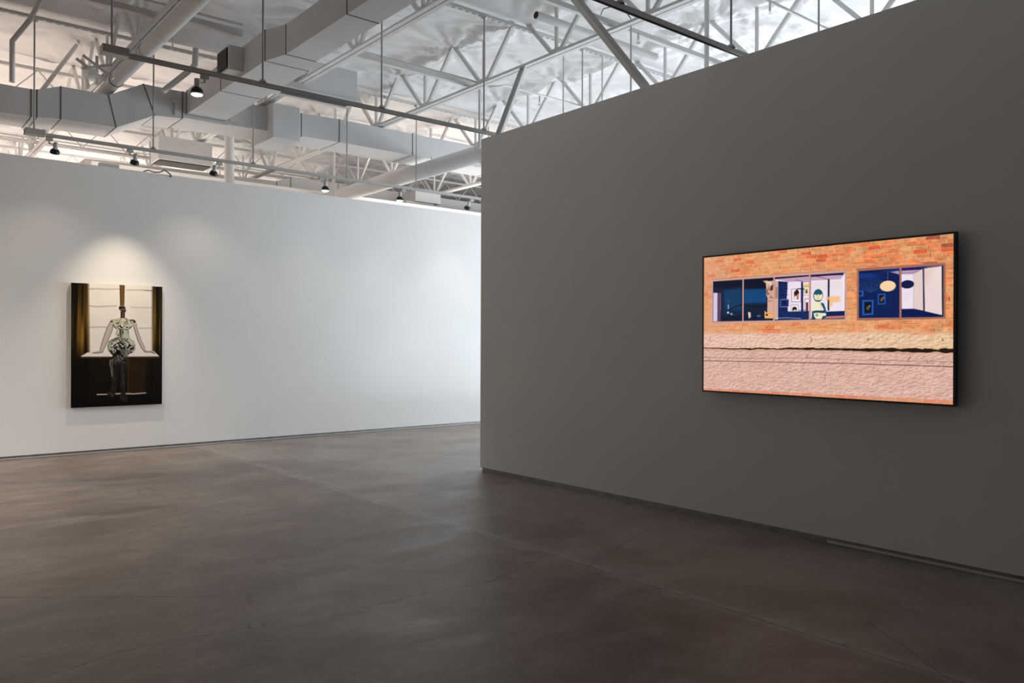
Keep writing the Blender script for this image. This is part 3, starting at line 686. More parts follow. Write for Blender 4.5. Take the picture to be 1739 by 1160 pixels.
# dark room below the table
g = np.clip((V2-0.585)*60, 0, 1)
n = fbm(U_*6, V2*4, 50, 4); dkc = np.stack([20+22*n, 14+14*n, 8+6*n], -1)/255*np.clip(1.6-V2*1.1, 0.3, 1)[...,None]
p.blend(g, dkc)
p.poly([(0.6074,0.6151),(0.812,0.6195),(0.8247,0.67),(0.7971,0.8936),(0.6181,0.8953)], (64, 44, 14), 10, 0.55)
p.line([(0.6148,0.6185),(0.6121,0.8896)], 2.5, (120, 86, 30), 0.55, 2.5)
p.line([(0.7113,0.6156),(0.8096,0.6755)], 2, (16,10,6), 0.9); p.line([(0.3392,0.6171),(0.2618,0.6763)], 2, (16,10,6), 0.9)
for a_, b_ in ((200, 240), (690, 700)): p.line([(0.1558,0.6108),(0.2096,0.9133)] if a_ == 200 else [(0.8924,0.6143),(0.8729,0.8953)], 5, (10, 7, 5), 0.8, 2)
p.poly([(0.0066,0.5994),(0.1976,0.6002),(0.2303,1.007),(-0,1)], (12, 8, 6), 10, 0.7); p.poly([(-0.001,0.9083),(0.9992,0.932),(1,1.006),(-0,1)], (8, 6, 6), 10, 0.7)
# table
p.poly([(0.0973,0.5912),(0.172,0.557),(0.9053,0.549),(0.9672,0.5943)], (246, 238, 230), 1.0)
p.poly([(0.0973,0.5912),(0.9672,0.5943),(0.9674,0.6078),(0.1071,0.6041)], (66, 40, 34), 1.0)
# foot rail
p.line([(0.2785,0.8987),(0.3638,0.8995),(0.5155,0.8985),(0.6775,0.9033),(0.8093,0.8995)], 3.0, (232, 222, 200), 0.9, 1.2); p.line([(0.4718,0.891),(0.6476,0.8926)], 2, (170,150,60), 0.6, 2)
# arms
skin_c = (206, 192, 184)
p.poly([(0.4187,0.2972),(0.4506,0.311),(0.4439,0.3603),(0.4143,0.4153),(0.3692,0.4919),(0.3355,0.5464),(0.2959,0.5615),(0.3124,0.5138),(0.34,0.4376),(0.3763,0.361)], skin_c, 1.0)
p.line([(0.4187,0.3005),(0.3763,0.361),(0.3428,0.4354),(0.3124,0.5138),(0.3042,0.5464)], 1.4, (40, 34, 34), 0.9)
p.line([(0.4479,0.3296),(0.4341,0.3823),(0.3974,0.4482),(0.3594,0.5137),(0.3328,0.5551)], 1.4, (40, 34, 34), 0.8)
p.poly([(0.3042,0.5442),(0.3355,0.5464),(0.3271,0.5594),(0.2818,0.5648),(0.2112,0.5636),(0.2421,0.5528)], (188, 174, 168), 1.0); p.line([(0.3357,0.5572),(0.2817,0.5637),(0.2225,0.5625)], 1.2, (50,40,40), 0.9)
p.poly([(0.6585,0.3048),(0.7003,0.3186),(0.7188,0.3685),(0.7496,0.4463),(0.7926,0.5131),(0.8156,0.5467),(0.7931,0.5556),(0.7596,0.5243),(0.7168,0.4576),(0.6892,0.391)], skin_c, 1.0)
p.line([(0.6646,0.3224),(0.6892,0.391),(0.7199,0.4598),(0.7656,0.5266),(0.8021,0.5579)], 1.6, (36, 30, 30), 0.95)
p.line([(0.7003,0.3186),(0.7189,0.3796),(0.7526,0.4462),(0.7987,0.5198)], 1.2, (60, 50, 50), 0.7)
p.poly([(0.7929,0.5444),(0.8307,0.5467),(0.8839,0.5445),(0.9238,0.5603),(0.9178,0.5716),(0.8689,0.5602),(0.8082,0.5601)], (188, 174, 168), 1.0); p.line([(0.8021,0.5556),(0.8688,0.558),(0.9178,0.5716)], 1.3, (40,32,32), 0.9)
# head and neck
p.ell([(0.5422,0.1919)][0], (0.036, 0.026), (46, 32, 30)); p.ell([(0.563,0.2102)][0], (0.024, 0.018), (58, 42, 40))
p.line([(0.5144,0.1793),(0.542,0.1699),(0.5685,0.1803)], 1.4, (220, 205, 195), 0.9); p.line([(0.5161,0.2078),(0.5511,0.2005),(0.5806,0.2087)], 1.2, (230,215,200), 0.8)
p.poly([(0.525,0.2186),(0.5748,0.2221),(0.5724,0.2685),(0.5814,0.2816),(0.5156,0.2826),(0.5256,0.2692)], (70, 44, 34), 1.0); p.line([(0.5514,0.2269),(0.5549,0.2765)], 1.2, (190,160,130), 0.7)
# torso
p.poly([(0.4129,0.2973),(0.4647,0.2834),(0.5228,0.2737),(0.5813,0.2749),(0.6405,0.2895),(0.7,0.2997),(0.6973,0.3187),(0.6647,0.3302),(0.653,0.3448),(0.6119,0.3696),(0.6183,0.4138),(0.6424,0.4524),(0.4813,0.4587),(0.472,0.4148),(0.4918,0.3708),(0.4481,0.3471),(0.4391,0.3221)], (208, 206, 188), 1.0)
p.poly([(0.413,0.306),(0.4243,0.2895),(0.4533,0.2945),(0.4361,0.3123)], (40,32,30)); p.poly([(0.6109,0.2877),(0.6701,0.2846),(0.7,0.2997),(0.6913,0.3132),(0.6555,0.3048)], (44,36,34))
p.poly([(0.4793,0.2941),(0.5172,0.3001),(0.5088,0.3266),(0.4769,0.3314)], (164,134,78), 2.5, 0.9); p.poly([(0.564,0.2951),(0.6022,0.3011),(0.6084,0.3254),(0.5732,0.3302)], (164,130,78), 2.5, 0.9)
p.line([(0.5492,0.2821),(0.5466,0.3151),(0.5557,0.3371)], 2.4, (236,232,220), 0.9)
p.line([(0.4421,0.3297),(0.4655,0.3491),(0.5092,0.364),(0.5473,0.3702),(0.5971,0.3675),(0.6412,0.3493),(0.6617,0.3291)], 2.2, (24,20,20), 0.95)
r2 = random.Random(4)
for k in range(16):
    x = 445 + r2.random()*75; y = 398 + r2.random()*26
    cc = (20,18,18) if k % 2 else (240,236,226)
    def _e(x, y): return [(0.5016,0.3355),(0.6115,0.3342),(0.502,0.3641)]
    q_ = _e(0,0); uu = q_[0][0] + (q_[1][0]-q_[0][0])*(x-445)/75; vv_ = q_[0][1] + (q_[2][1]-q_[0][1])*(y-398)/26
    p.ell((uu, vv_), (0.008+0.012*r2.random(), 0.004+0.004*r2.random()), cc)
p.poly([(0.5123,0.3772),(0.562,0.3767),(0.5568,0.4341),(0.5217,0.4343)], (76, 60, 52), 2, 0.9); p.line([(0.5386,0.3791),(0.5393,0.4364)], 1.6, (210,196,180), 0.8)
p.poly([(0.5708,0.3766),(0.606,0.374),(0.6213,0.4137),(0.6128,0.4448),(0.5715,0.4362)], (184,196,168), 2, 0.7); p.poly([(0.4891,0.3818),(0.5094,0.3794),(0.5101,0.4366),(0.4839,0.4411)], (190,196,172), 2, 0.7)
tm = Pic(240, 346); tm.c[:] = 0; tm.poly([(0.4129,0.2973),(0.4647,0.2834),(0.5228,0.2737),(0.5813,0.2749),(0.6405,0.2895),(0.7,0.2997),(0.6973,0.3187),(0.6647,0.3302),(0.653,0.3448),(0.6119,0.3696),(0.6183,0.4138),(0.6424,0.4524),(0.4813,0.4587),(0.472,0.4148),(0.4918,0.3708),(0.4481,0.3471),(0.4391,0.3221)], (255,)*3, 1.0); tk = tm.c[..., 0]
f1 = fbm(U_*11 + 2*fbm(U_*6, V2*8, 161, 2), V2*12, 160, 3)
p.blend(np.clip((np.sin(f1*30)-0.55)*3, 0, 1)*tk*0.75, (246, 242, 230)); p.blend(np.clip((np.sin(f1*30+2.6)-0.86)*8, 0, 1)*tk*0.85, (50, 40, 34)); p.blend(np.clip((np.sin(f1*22+4)-0.8)*6, 0, 1)*tk*0.6, (166, 180, 148))
p.line([(0.472,0.4148),(0.4919,0.373),(0.4481,0.3471)], 1.3, (60,56,44), 0.8); p.line([(0.6183,0.4138),(0.6119,0.3718),(0.653,0.3448)], 1.3, (60,56,44), 0.8)
# hips and thighs with marbled reflections
hip = [(0.481,0.4345),(0.4377,0.4479),(0.3976,0.4678),(0.3836,0.5006),(0.3898,0.5355),(0.4102,0.5617),(0.4392,0.5793),(0.4396,0.6121),(0.4976,0.6179),(0.6074,0.6129),(0.6143,0.5742),(0.6674,0.5577),(0.6879,0.5299),(0.6905,0.4966),(0.6752,0.4633),(0.6424,0.4468)]
p.poly(hip, (34, 30, 30), 1.0)
S_ = Pic(240, 346); S_.c[:] = 0; S_.poly(hip, (255,255,255), 1.0); legs = [(0.4222,0.6011),(0.4081,0.6338),(0.4116,0.6885),(0.4296,0.7434),(0.4361,0.8092),(0.4165,0.8635),(0.3795,0.89),(0.4028,0.9201),(0.449,0.9255),(0.4776,0.8922),(0.4855,0.821),(0.499,0.7333),(0.5069,0.6674),(0.5208,0.7336),(0.5233,0.8217),(0.5387,0.888),(0.5157,0.915),(0.519,0.9514),(0.5601,0.9679),(0.6071,0.9648),(0.6127,0.9395),(0.5858,0.9056),(0.5763,0.8447),(0.5871,0.7675),(0.6066,0.6682),(0.6058,0.6019)]
p.poly(legs, (30, 26, 26), 1.0)
S_.poly(legs, (255,255,255), 1.0)
mk = S_.c[..., 0]
mb = fbm(U_*13 + 2.5*fbm(U_*7, V2*10, 61, 2), V2*17 + 2.5*fbm(U_*6, V2*8, 62, 2), 60, 3)
bands = np.sin(mb*34)
up = np.clip((0.66-V2)*9, 0, 1)
p.blend(np.clip((bands-0.35)*3, 0, 1)*mk*up*0.9, (222, 216, 204))
p.blend(np.clip((np.sin(mb*34+2)-0.75)*4, 0, 1)*mk*up*0.7, (150, 168, 142))
dn = 1-up
p.blend(np.clip((bands-0.72)*3, 0, 1)*mk*dn*0.45*np.clip(1.6-V2*1.3, 0, 1), (150, 156, 140))
p.line([(0.4166,0.6175),(0.4113,0.6557),(0.4291,0.6996),(0.4355,0.7544)], 1.6, (210, 204, 190), 0.8, 1.2); p.line([(0.4396,0.6121),(0.4343,0.6559),(0.4465,0.7107)], 1.3, (170,190,170), 0.6)
p.line([(0.5156,0.6565),(0.5223,0.7336),(0.5232,0.8106)], 1.4, (8,6,6), 0.9); p.line([(0.542,0.6677),(0.5515,0.7339),(0.5584,0.8223)], 2.2, (84, 104, 84), 0.5, 2.5); p.line([(0.4465,0.7107),(0.4531,0.7766)], 2, (84, 104, 84), 0.5, 2.5)
p.poly([(0.3891,0.4788),(0.4177,0.4612),(0.4267,0.4917),(0.41,0.5464),(0.3926,0.53)], (184,196,164), 2, 0.8)
p.ell([(0.4969,0.5575)][0], (0.022, 0.022), (10,8,8)); p.line([(0.4307,0.4699),(0.467,0.4807),(0.5079,0.497)], 1.6, (244,240,230), 0.9); p.line([(0.5402,0.5135),(0.5839,0.4913),(0.6428,0.4856)], 1.6, (240,236,228), 0.8)
p.line([(0.6813,0.4799),(0.6877,0.5133),(0.6673,0.5533)], 1.8, (216,208,196), 0.8)
p.line([(0.4025,0.8906),(0.4315,0.9076),(0.4432,0.921)], 1.5, (110,80,40), 0.7); p.line([(0.5332,0.921),(0.5598,0.9437),(0.5893,0.9499)], 1.4, (90,84,80), 0.6); p.line([(0.4254,0.8856),(0.4489,0.9135)], 1.2, (150,120,60), 0.6)
pt = empty('painting', (2.55, WY-0.05, 0.60), 'unframed canvas painting of a dark metallic seated figure on a table before a bright window', 'painting')
PX0, PX1, PZ0, PZ1, PY = 2.065, 3.135, 0.590, 2.135, WY-0.050
p.grid('painted_canvas', (PX0, PY-0.0012, PZ1), (PX1-PX0, 0, 0), (0, 0, PZ0-PZ1), pt, pic_material('oil_painting', False, 0.5))
MB().box((PX0, PY, PZ0), (PX1, WY-0.012, PZ1)).build('stretcher', M['canvas'], pt, 0.003)
MB().box((PX0+0.1, WY-0.012, PZ0+0.15), (PX1-0.1, WY, PZ1-0.15)).build('hanging_cleat', M['canvas'], pt)

# ---- the picture on the screen
t = Pic(600, 338)
U_, V2 = t.X/t.w, t.Y/t.h
# bricks
rowh, bw = 0.0262, 0.0415
ry = V2/rowh + 0.25*(fbm(U_*9, V2*9, 70, 2)-0.5); row = np.floor(ry); fy = ry-row
wid = 0.8+0.5*vnoise(row*3.7, row*0+2.2, 77)
bxx = U_/(bw*wid) + (row % 2)*0.5 + 0.6*vnoise(row*1.9, row*0, 71) + 0.12*(fbm(U_*30, V2*30, 74, 2)-0.5); colm = np.floor(bxx); fx = bxx-colm
h1 = vnoise(colm*5.13+row*17.7, row*3.3+colm*1.7, 72); h2 = vnoise(colm*2.1+row*7.7+50, row*9.3+colm*0.7, 73)
base = np.stack([218+20*h1, 136+36*h2-26*h1, 82+40*h2-20*h1], -1)/255
base = np.where((h1 > 0.80)[...,None], np.array((226,96,58))/255, base); base = np.where((h2 < 0.07)[...,None], np.array((176,86,64))/255, base)
t.c[:] = base*(0.80+0.38*fbm(U_*70, V2*60, 75, 4))[...,None]
t.blend(np.clip((fbm(U_*3, V2*4, 79, 3)-0.42)*2.2, 0, 0.45), (232, 172, 118))
mort = np.clip(1-np.minimum(fy, 1-fy)*rowh*338/1.15, 0, 1); mortx = np.clip(1-np.minimum(fx, 1-fx)*bw*600*wid/1.3, 0, 1)
t.blend(np.maximum(mort, mortx)*0.75*(0.4+0.9*fbm(U_*25, V2*25, 81, 2)), (238, 196, 146))
t.blend(np.clip(1-np.abs(fy-0.93)*rowh*338/0.9, 0, 1)*np.clip((fbm(U_*22, V2*50, 83, 3)-0.50)*6, 0, 1)*0.8, (104, 58, 38))
t.blend(np.clip(1-np.abs(fx-0.93)*bw*600/1.0, 0, 1)*np.clip((vnoise(colm*3.1, row*5.3, 84)-0.6)*4, 0, 1)*0.8, (92, 52, 36))
t.blend(np.clip((0.20-U_)*4, 0, 0.5), (222, 168, 138))
# stucco base
edge = 0.555 + 0.03*(fbm(U_*14, V2*14, 90, 3)-0.5)
sn = fbm(U_*26, V2*26, 91, 4); s3 = fbm(U_*90, V2*70, 92, 3)
stc = np.stack([236+16*(sn-.5), 200+22*(sn-.5)-8*(1-U_), 156+24*(sn-.5)+24*(1-U_)], -1)/255
stc = stc*(0.92+0.14*s3)[...,None]
t.blend(np.clip((V2-edge)*28, 0, 1), stc)
low = np.clip((V2-0.685)*80, 0, 1)
lowc = np.stack([222+14*(sn-.5), 178+18*(sn-.5), 166+20*(sn-.5)], -1)/255*(0.92+0.14*s3)[...,None]
t.blend(low, lowc)
gr = fbm(U_*95 + V2*30, V2*110, 97, 3); g2 = fbm(U_*95 + V2*30 - 0.35, V2*110 - 0.5, 97, 3)
t.blend(np.clip((gr-g2)*1.7, 0, 0.3)*np.clip((V2-edge)*28, 0, 1), (150, 100, 84)); t.blend(np.clip((g2-gr)*1.5, 0, 0.3)*np.clip((V2-edge)*28, 0, 1), (252, 226, 206))
ledge = [(0.0006,0.6786),(0.1831,0.6844),(0.3807,0.6815),(0.5477,0.681),(0.6769,0.685),(0.8556,0.6823),(1.001,0.6838)]
t.line([(a, b+0.012) for a, b in ledge], 4.0, (196, 150, 112), 0.6, 2.5)
lw = 1.3 + 4.0*np.clip(U_-0.05, 0, 1)
for i in range(len(ledge)-1):
    (a0, b0), (a1, b1) = ledge[i], ledge[i+1]
    m_ = (U_ >= a0) & (U_ < a1); yy = b0+(b1-b0)*(U_-a0)/(a1-a0) + 0.010*(fbm(U_*30, U_*0, 99, 3)-0.5)
    t.blend(np.where(m_, np.clip(0.5+(lw*(0.35+0.9*fbm(U_*40, V2*8, 98, 2))-np.abs(V2-yy)*338)/1.2, 0, 1), 0), (34, 20, 16))
t.line([(0.0004,0.7511),(0.2612,0.7512),(0.4727,0.7426),(0.6767,0.7477),(1,0.7491)], 1.1, (120, 78, 62), 0.6*1.0, 1.0)
t.line([(0.0004,0.7765),(0.4093,0.7738),(0.6131,0.7731),(1,0.7767)], 1.5, (66, 36, 32), 0.85, 0.9)
for L_ in ([(0.4727,0.7426),(0.4839,0.7175)], [(0.8531,0.7462),(0.8611,0.7193)], [(0.0333,0.6041),(0.0316,0.6243)], [(0.4952,0.6087),(0.4965,0.6269)], [(0.9649,0.612),(0.9659,0.628)], [(0.7143,0.6078),(0.7118,0.6249)]):
    t.line(L_, 1.4, (70, 40, 30), 0.9)
r3 = random.Random(9)
for k in range(34):
    x, y = r3.uniform(0.03, 0.97), r3.uniform(0.74, 0.92); t.line([(x, y), (x+r3.uniform(-.004,.004), y+r3.uniform(.006,.018))], r3.uniform(0.8, 1.8), (128, 86, 74), 0.7)
# bottom brick strip
bl = [(0,0.9822),(1,0.9723)]; yb_ = bl[0][1]+(bl[1][1]-bl[0][1])*U_
t.blend(np.clip((V2-yb_)*300, 0, 1), np.stack([204+26*h1, 128+30*h2, 100+20*h2], -1)/255)
t.blend(np.clip((V2-yb_)*300, 0, 1)*mortx*0.7, (236, 196, 160))
# windows
t.poly([(0.0392,0.1676),(0.6342,0.1656),(0.6339,0.4972),(0.0412,0.5034)], (206, 158, 142), 1.0); t.line([(0.0392,0.1676),(0.6342,0.1656)], 1.4, (178,124,108), 0.7)
t.poly([(0.0477,0.1849),(0.6265,0.1844),(0.6256,0.4837),(0.0471,0.4835)], (14, 22, 44), 1.0)
_c = Pic(600, 338); _c.poly([(0.0477,0.1849),(0.6265,0.1844),(0.6256,0.4837),(0.0471,0.4835)], (255,)*3, 0.8); t.clip = _c.c[..., 0]
# first two panes: deep blue interior
t.poly([(0.048,0.1838),(0.1887,0.1851),(0.1881,0.4786),(0.0475,0.4816)], (10, 34, 66), 1.0); t.poly([(0.0999,0.2484),(0.1886,0.2377),(0.1883,0.4043),(0.104,0.3991)], (16, 62, 104), 8, 0.8); t.poly([(0.048,0.1838),(0.1887,0.1851),(0.1886,0.2377),(0.1042,0.2488),(0.0479,0.2434)], (10, 16, 34), 8, 0.9)
t.poly([(0.048,0.2236),(0.0934,0.2216),(0.0952,0.4509),(0.0475,0.4816)], (30, 24, 52), 8, 0.8)
t.poly([(0.0488,0.2686),(0.0701,0.2706),(0.0697,0.4825),(0.0484,0.4816)], (214, 198, 222), 1.0); t.poly([(0.0701,0.2706),(0.0846,0.2745),(0.0864,0.4832),(0.0697,0.4825)], (96, 70, 96), 1.5, 0.9); t.line([(0.085,0.2745),(0.0856,0.3979)], 1.0, (190,160,180), 0.8)
t.line([(0.124,0.3223),(0.1239,0.3483)], 1.2, (90,110,150), 0.9); t.line([(0.1239,0.3645),(0.1239,0.3925)], 1.8, (236,240,250), 0.95); t.ell([(0.1221,0.4197)][0], (0.005,0.008), (180,214,240)); t.ell([(0.1384,0.431)][0], (0.005,0.007), (150,190,220))
t.line([(0.1256,0.4004),(0.1512,0.3826),(0.1884,0.3658)], 3, (8,14,26), 0.8, 2); t.line([(0.1255,0.4264),(0.1448,0.4339),(0.168,0.4545)], 1.4, (120,120,140), 0.8); t.poly([(0.0908,0.4441),(0.1882,0.4395),(0.1881,0.4811),(0.0907,0.4808)], (8,18,40), 3, 0.8)
t.poly([(0.1979,0.1823),(0.3318,0.1838),(0.3311,0.475),(0.1973,0.479)], (12, 30, 66), 1.0); t.poly([(0.1978,0.2546),(0.3053,0.2587),(0.3051,0.3616),(0.1976,0.3601)], (14, 72, 126), 6, 0.9); t.poly([(0.1979,0.1823),(0.3318,0.1838),(0.3317,0.2582),(0.1978,0.2527)], (10, 14, 30), 4, 0.85)
t.line([(0.1979,0.1836),(0.3318,0.1863)], 2.2, (34, 28, 84), 0.9); t.poly([(0.1976,0.3601),(0.3051,0.3629),(0.3048,0.4613),(0.1973,0.4624)], (14, 30, 48), 5, 0.7); t.line([(0.1975,0.3665),(0.2509,0.3892),(0.305,0.3741)], 3, (10,16,24), 0.8, 2); t.line([(0.1973,0.4624),(0.3312,0.4602)], 2.5, (8,12,30), 0.9)
t.poly([(0.2181,0.4214),(0.2239,0.4205),(0.2263,0.465),(0.2213,0.4661)], (244,214,190), 0.8); t.poly([(0.2247,0.4218),(0.2296,0.4246),(0.2312,0.4577),(0.2271,0.4575)], (244,214,190), 0.8); t.ell([(0.2678,0.4507)][0], (0.009,0.008), (70,86,150))
# wooden cabinet straddling the mullion
t.poly([(0.2995,0.2082),(0.331,0.2073),(0.3535,0.2123),(0.3529,0.4637),(0.3312,0.4688),(0.306,0.4689),(0.3071,0.3244),(0.3001,0.3051),(0.3014,0.249)], (214, 170, 150), 1.0)
n = fbm(U_*90, V2*60, 110, 3); cm = Pic(600, 338); cm.c[:] = 0; cm.poly([(0.3003,0.2083),(0.331,0.2073),(0.3535,0.2123),(0.3532,0.3343),(0.3079,0.3244),(0.3001,0.3051)], (255,)*3, 1.0)
t.blend(cm.c[...,0]*np.clip((n-0.5)*8, 0, 1)*0.8, (126, 78, 66)); t.blend(cm.c[...,0]*np.clip((0.4-n)*8, 0, 1)*0.8, (248, 222, 206))
t.ell([(0.325,0.2576)][0], (0.007,0.02), (40,24,34), 0.8); t.line([(0.3102,0.3433),(0.3291,0.3435)], 1, (160,110,96)); t.line([(0.3102,0.3508),(0.3291,0.351)], 1, (160,110,96))
t.poly([(0.2852,0.2035),(0.3074,0.2034),(0.3093,0.2498),(0.3018,0.2515),(0.2994,0.2238)], (226,184,160), 1.0, 0.9)
t.poly([(0.2942,0.4171),(0.299,0.4174),(0.2998,0.4268),(0.3305,0.4279),(0.3304,0.4688),(0.2941,0.4683)], (240, 176, 104), 0.8); t.ell([(0.3037,0.4438)][0], (0.005,0.008), (40,24,40)); t.line([(0.3005,0.4362),(0.3305,0.4366)], 1.0, (190,120,80))
# third pane: white room with pictures
t.poly([(0.3404,0.1836),(0.4861,0.1839),(0.4854,0.4787),(0.3397,0.4767)], (238, 222, 236), 1.0)
t.poly([(0.3396,0.1835),(0.4861,0.1839),(0.4861,0.1947),(0.3396,0.1984)], (18, 14, 40), 1.0); t.poly([(0.3396,0.1984),(0.4861,0.1947),(0.486,0.2257),(0.3964,0.2219),(0.3697,0.2092)], (190, 156, 186), 1.5); t.line([(0.4302,0.2123),(0.4671,0.2296),(0.486,0.2293)], 1.5, (110,70,96), 0.8)
t.poly([(0.3543,0.2124),(0.3945,0.2217),(0.3944,0.2583),(0.3916,0.3313),(0.3959,0.4171),(0.4071,0.4786),(0.3537,0.4773)], (16, 38, 92), 1.2)
t.poly([(0.3396,0.2095),(0.3535,0.2123),(0.3529,0.4699),(0.3405,0.4705)], (208, 164, 150), 1.0); n2_ = fbm(U_*80, V2*50, 112, 3); t.poly([(0.341,0.253),(0.3527,0.2541),(0.3525,0.3281),(0.3408,0.3333)], (150,104,92), 1, 0.6)
for yy in (250, 285, 320, 350, 400): t.line([(a, b) for a, b in [(0.3551,0.2235),(0.3773,0.2309),(0.3948,0.2278)]] if yy == 250 else [(a, b+(yy-250)*0.00118) for a, b in [(0.3589,0.224),(0.3773,0.2296),(0.3956,0.2267)]], 1.5, (8,18,50), 0.8)
def frame(pts, fr, inner, lw_=1.3, fill=(244, 232, 240)):
    t.poly(pts, fill, 0.8); t.line(pts+[pts[0]], lw_, fr, 0.95); 
    cu = sum(a for a, b in pts)/4; cv = sum(b for a, b in pts)/4
    q = [(cu+(a-cu)*0.50, cv+(b-cv)*0.60) for a, b in pts]; t.poly(q, inner, 0.8)
frame([(0.3632,0.3413),(0.3999,0.3418),(0.3997,0.3917),(0.3631,0.3917)], (150,140,190), (14, 24, 66), 1.1, (20, 44, 104))
frame([(0.4121,0.2735),(0.4508,0.2736),(0.4506,0.3627),(0.4119,0.3598)], (120, 96, 140), (130, 52, 50)); t.ell([(0.4337,0.2985)][0], (0.010,0.018), (60,20,24)); t.ell([(0.4284,0.3344)][0], (0.006,0.014), (240,220,220)); t.ell([(0.4381,0.3231)][0], (0.005,0.014), (190,130,110))
t.poly([(0.4626,0.246),(0.4853,0.2447),(0.4852,0.265),(0.4626,0.264)], (240, 190, 60), 1.0, 0.9); frame([(0.4633,0.264),(0.4852,0.2638),(0.485,0.3211),(0.4632,0.3204)], (160,140,170), (120, 190, 60)); t.ell([(0.4742,0.2963)][0], (0.005,0.010), (190,40,50))
frame([(0.4096,0.3815),(0.4402,0.3824),(0.44,0.4512),(0.4094,0.4508)], (160,150,180), (120, 130, 60)); t.ell([(0.4245,0.4128)][0], (0.010,0.018), (24,20,30)); t.ell([(0.4259,0.4262)][0], (0.008,0.012), (220,214,120)); t.line([(0.4222,0.4369),(0.4199,0.461)], 1.6, (230,190,60))
frame([(0.4682,0.3437),(0.4857,0.3439),(0.4854,0.462),(0.4679,0.4635)], (120,96,140), (90, 24, 34))
t.poly([(0.4517,0.2279),(0.4598,0.2288),(0.4614,0.4331),(0.4526,0.4326)], (18, 26, 76), 1.2); t.line([(0.4323,0.2803),(0.4412,0.2727),(0.4633,0.2748),(0.4633,0.2832)], 2.4, (22,24,66), 0.9)
t.poly([(0.3921,0.426),(0.4855,0.4262),(0.4854,0.4799),(0.3614,0.4777)], (18, 40, 96), 1.2); t.line([(0.3498,0.4685),(0.392,0.4681),(0.4518,0.4747)], 1.2, (190,190,220), 0.8); t.line([(0.4408,0.4199),(0.4702,0.4193)], 1.2, (30,30,70), 0.9)
# fourth pane with figure
t.poly([(0.4919,0.1834),(0.6261,0.1824),(0.6252,0.4773),(0.4911,0.479)], (238, 224, 236), 1.0); t.poly([(0.4919,0.1823),(0.6261,0.1824),(0.626,0.2009),(0.5671,0.1984),(0.4919,0.2001)], (30, 24, 72), 1.0); t.poly([(0.4919,0.2001),(0.5671,0.1984),(0.622,0.2015),(0.6083,0.2248),(0.4918,0.2234)], (196, 162, 186), 1.5); t.line([(0.5142,0.198),(0.546,0.2124),(0.5635,0.2226)], 1.4, (90,54,80), 0.8)
for k in range(4):
    for (cx_, cy_) in ((1345, 330), (1480, 300)):
        rr_ = 40+k*28; t.line([(a, b) for a, b in ((lambda q: [(q[0][0]+(q[1][0]-q[0][0])*rr_*math.cos(th), q[0][1]-(q[2][1]-q[0][1])*rr_*0.9*math.sin(th)) for th in np.linspace(0.2, 3.0, 12)])(([(0.5335,0.29),(0.5338,0.2899),(0.5335,0.2906)] if cx_ == 1345 else [(0.5876,0.2952),(0.5879,0.2951),(0.5876,0.2957)])))], 0.8, (214, 190, 160), 0.75)
t.poly([(0.56,0.2193),(0.567,0.2201),(0.5664,0.4276),(0.5595,0.4272)], (16, 18, 44), 1.0); t.poly([(0.5541,0.336),(0.608,0.3353),(0.6079,0.3723),(0.5787,0.3759),(0.5786,0.4004),(0.5665,0.4007),(0.5666,0.3575),(0.5541,0.36)], (246, 186, 120), 4, 0.85)
t.poly([(0.556,0.434),(0.6254,0.4324),(0.6253,0.4647),(0.5524,0.4678)], (16, 34, 84), 1.2); t.poly([(0.5524,0.4655),(0.6253,0.4635),(0.6252,0.4773),(0.5523,0.4795)], (196, 120, 106), 1.0); t.poly([(0.6213,0.1888),(0.6261,0.1882),(0.6254,0.4313),(0.6213,0.431)], (246,236,242), 1.0)
# seated figure with teal bobbed hair and cream top
t.ell([(0.5217,0.3255)][0], (0.0195, 0.043), (24, 84, 104)); t.poly([(0.5053,0.317),(0.5394,0.3176),(0.5386,0.3435),(0.5315,0.357),(0.5137,0.3568),(0.5059,0.3432)], (238, 226, 190), 1.0)
t.line([(0.5131,0.32),(0.5181,0.3193)], 1.2, (20,30,40)); t.line([(0.5267,0.32),(0.5323,0.3194)], 1.2, (20,30,40)); t.line([(0.5217,0.3232),(0.5202,0.3349)], 0.9, (130,100,80)); t.line([(0.5181,0.3441),(0.5252,0.3447)], 1.0, (120,70,60)); t.line([(0.5145,0.3569),(0.5223,0.3622),(0.5301,0.3581)], 1.5, (24,60,80), 0.9)
t.poly([(0.5066,0.3646),(0.4957,0.3876),(0.4942,0.4142),(0.5035,0.4267),(0.5313,0.4266),(0.5437,0.4174),(0.547,0.3912),(0.535,0.3679)], (240, 230, 200), 1.2); t.poly([(0.5315,0.3724),(0.5442,0.378),(0.5525,0.415),(0.5559,0.4446),(0.5454,0.4569),(0.5441,0.4174)], (22, 78, 98), 1.0)
t.poly([(0.4978,0.4281),(0.5136,0.4244),(0.549,0.4265),(0.5537,0.4738),(0.5347,0.4822),(0.4955,0.4804)], (18, 66, 88), 1.0); t.poly([(0.5035,0.4416),(0.5207,0.439),(0.5454,0.444),(0.5418,0.4614),(0.5347,0.4822),(0.5134,0.4812),(0.5063,0.4655)], (238, 228, 196), 1.2)
t.ell([(0.517,0.4554)][0], (0.006,0.010), (120,150,150), 0.8); t.line([(0.5279,0.378),(0.5357,0.3904),(0.5314,0.4048)], 1.0, (170,150,110)); t.ell([(0.5468,0.4523)][0], (0.006,0.010), (240,236,214)); t.ell([(0.556,0.4182)][0], (0.0035,0.007), (240,244,250))
t.clip = None
for x_ in (312, 497, 709):
    L_ = {312: [(0.1945,0.1802),(0.1939,0.4848)], 497: [(0.3357,0.1798),(0.335,0.4814)], 709: [(0.4874,0.1794),(0.4873,0.4815)]}[x_]
    t.line(L_, 3.8, (206, 156, 142), 1.0)
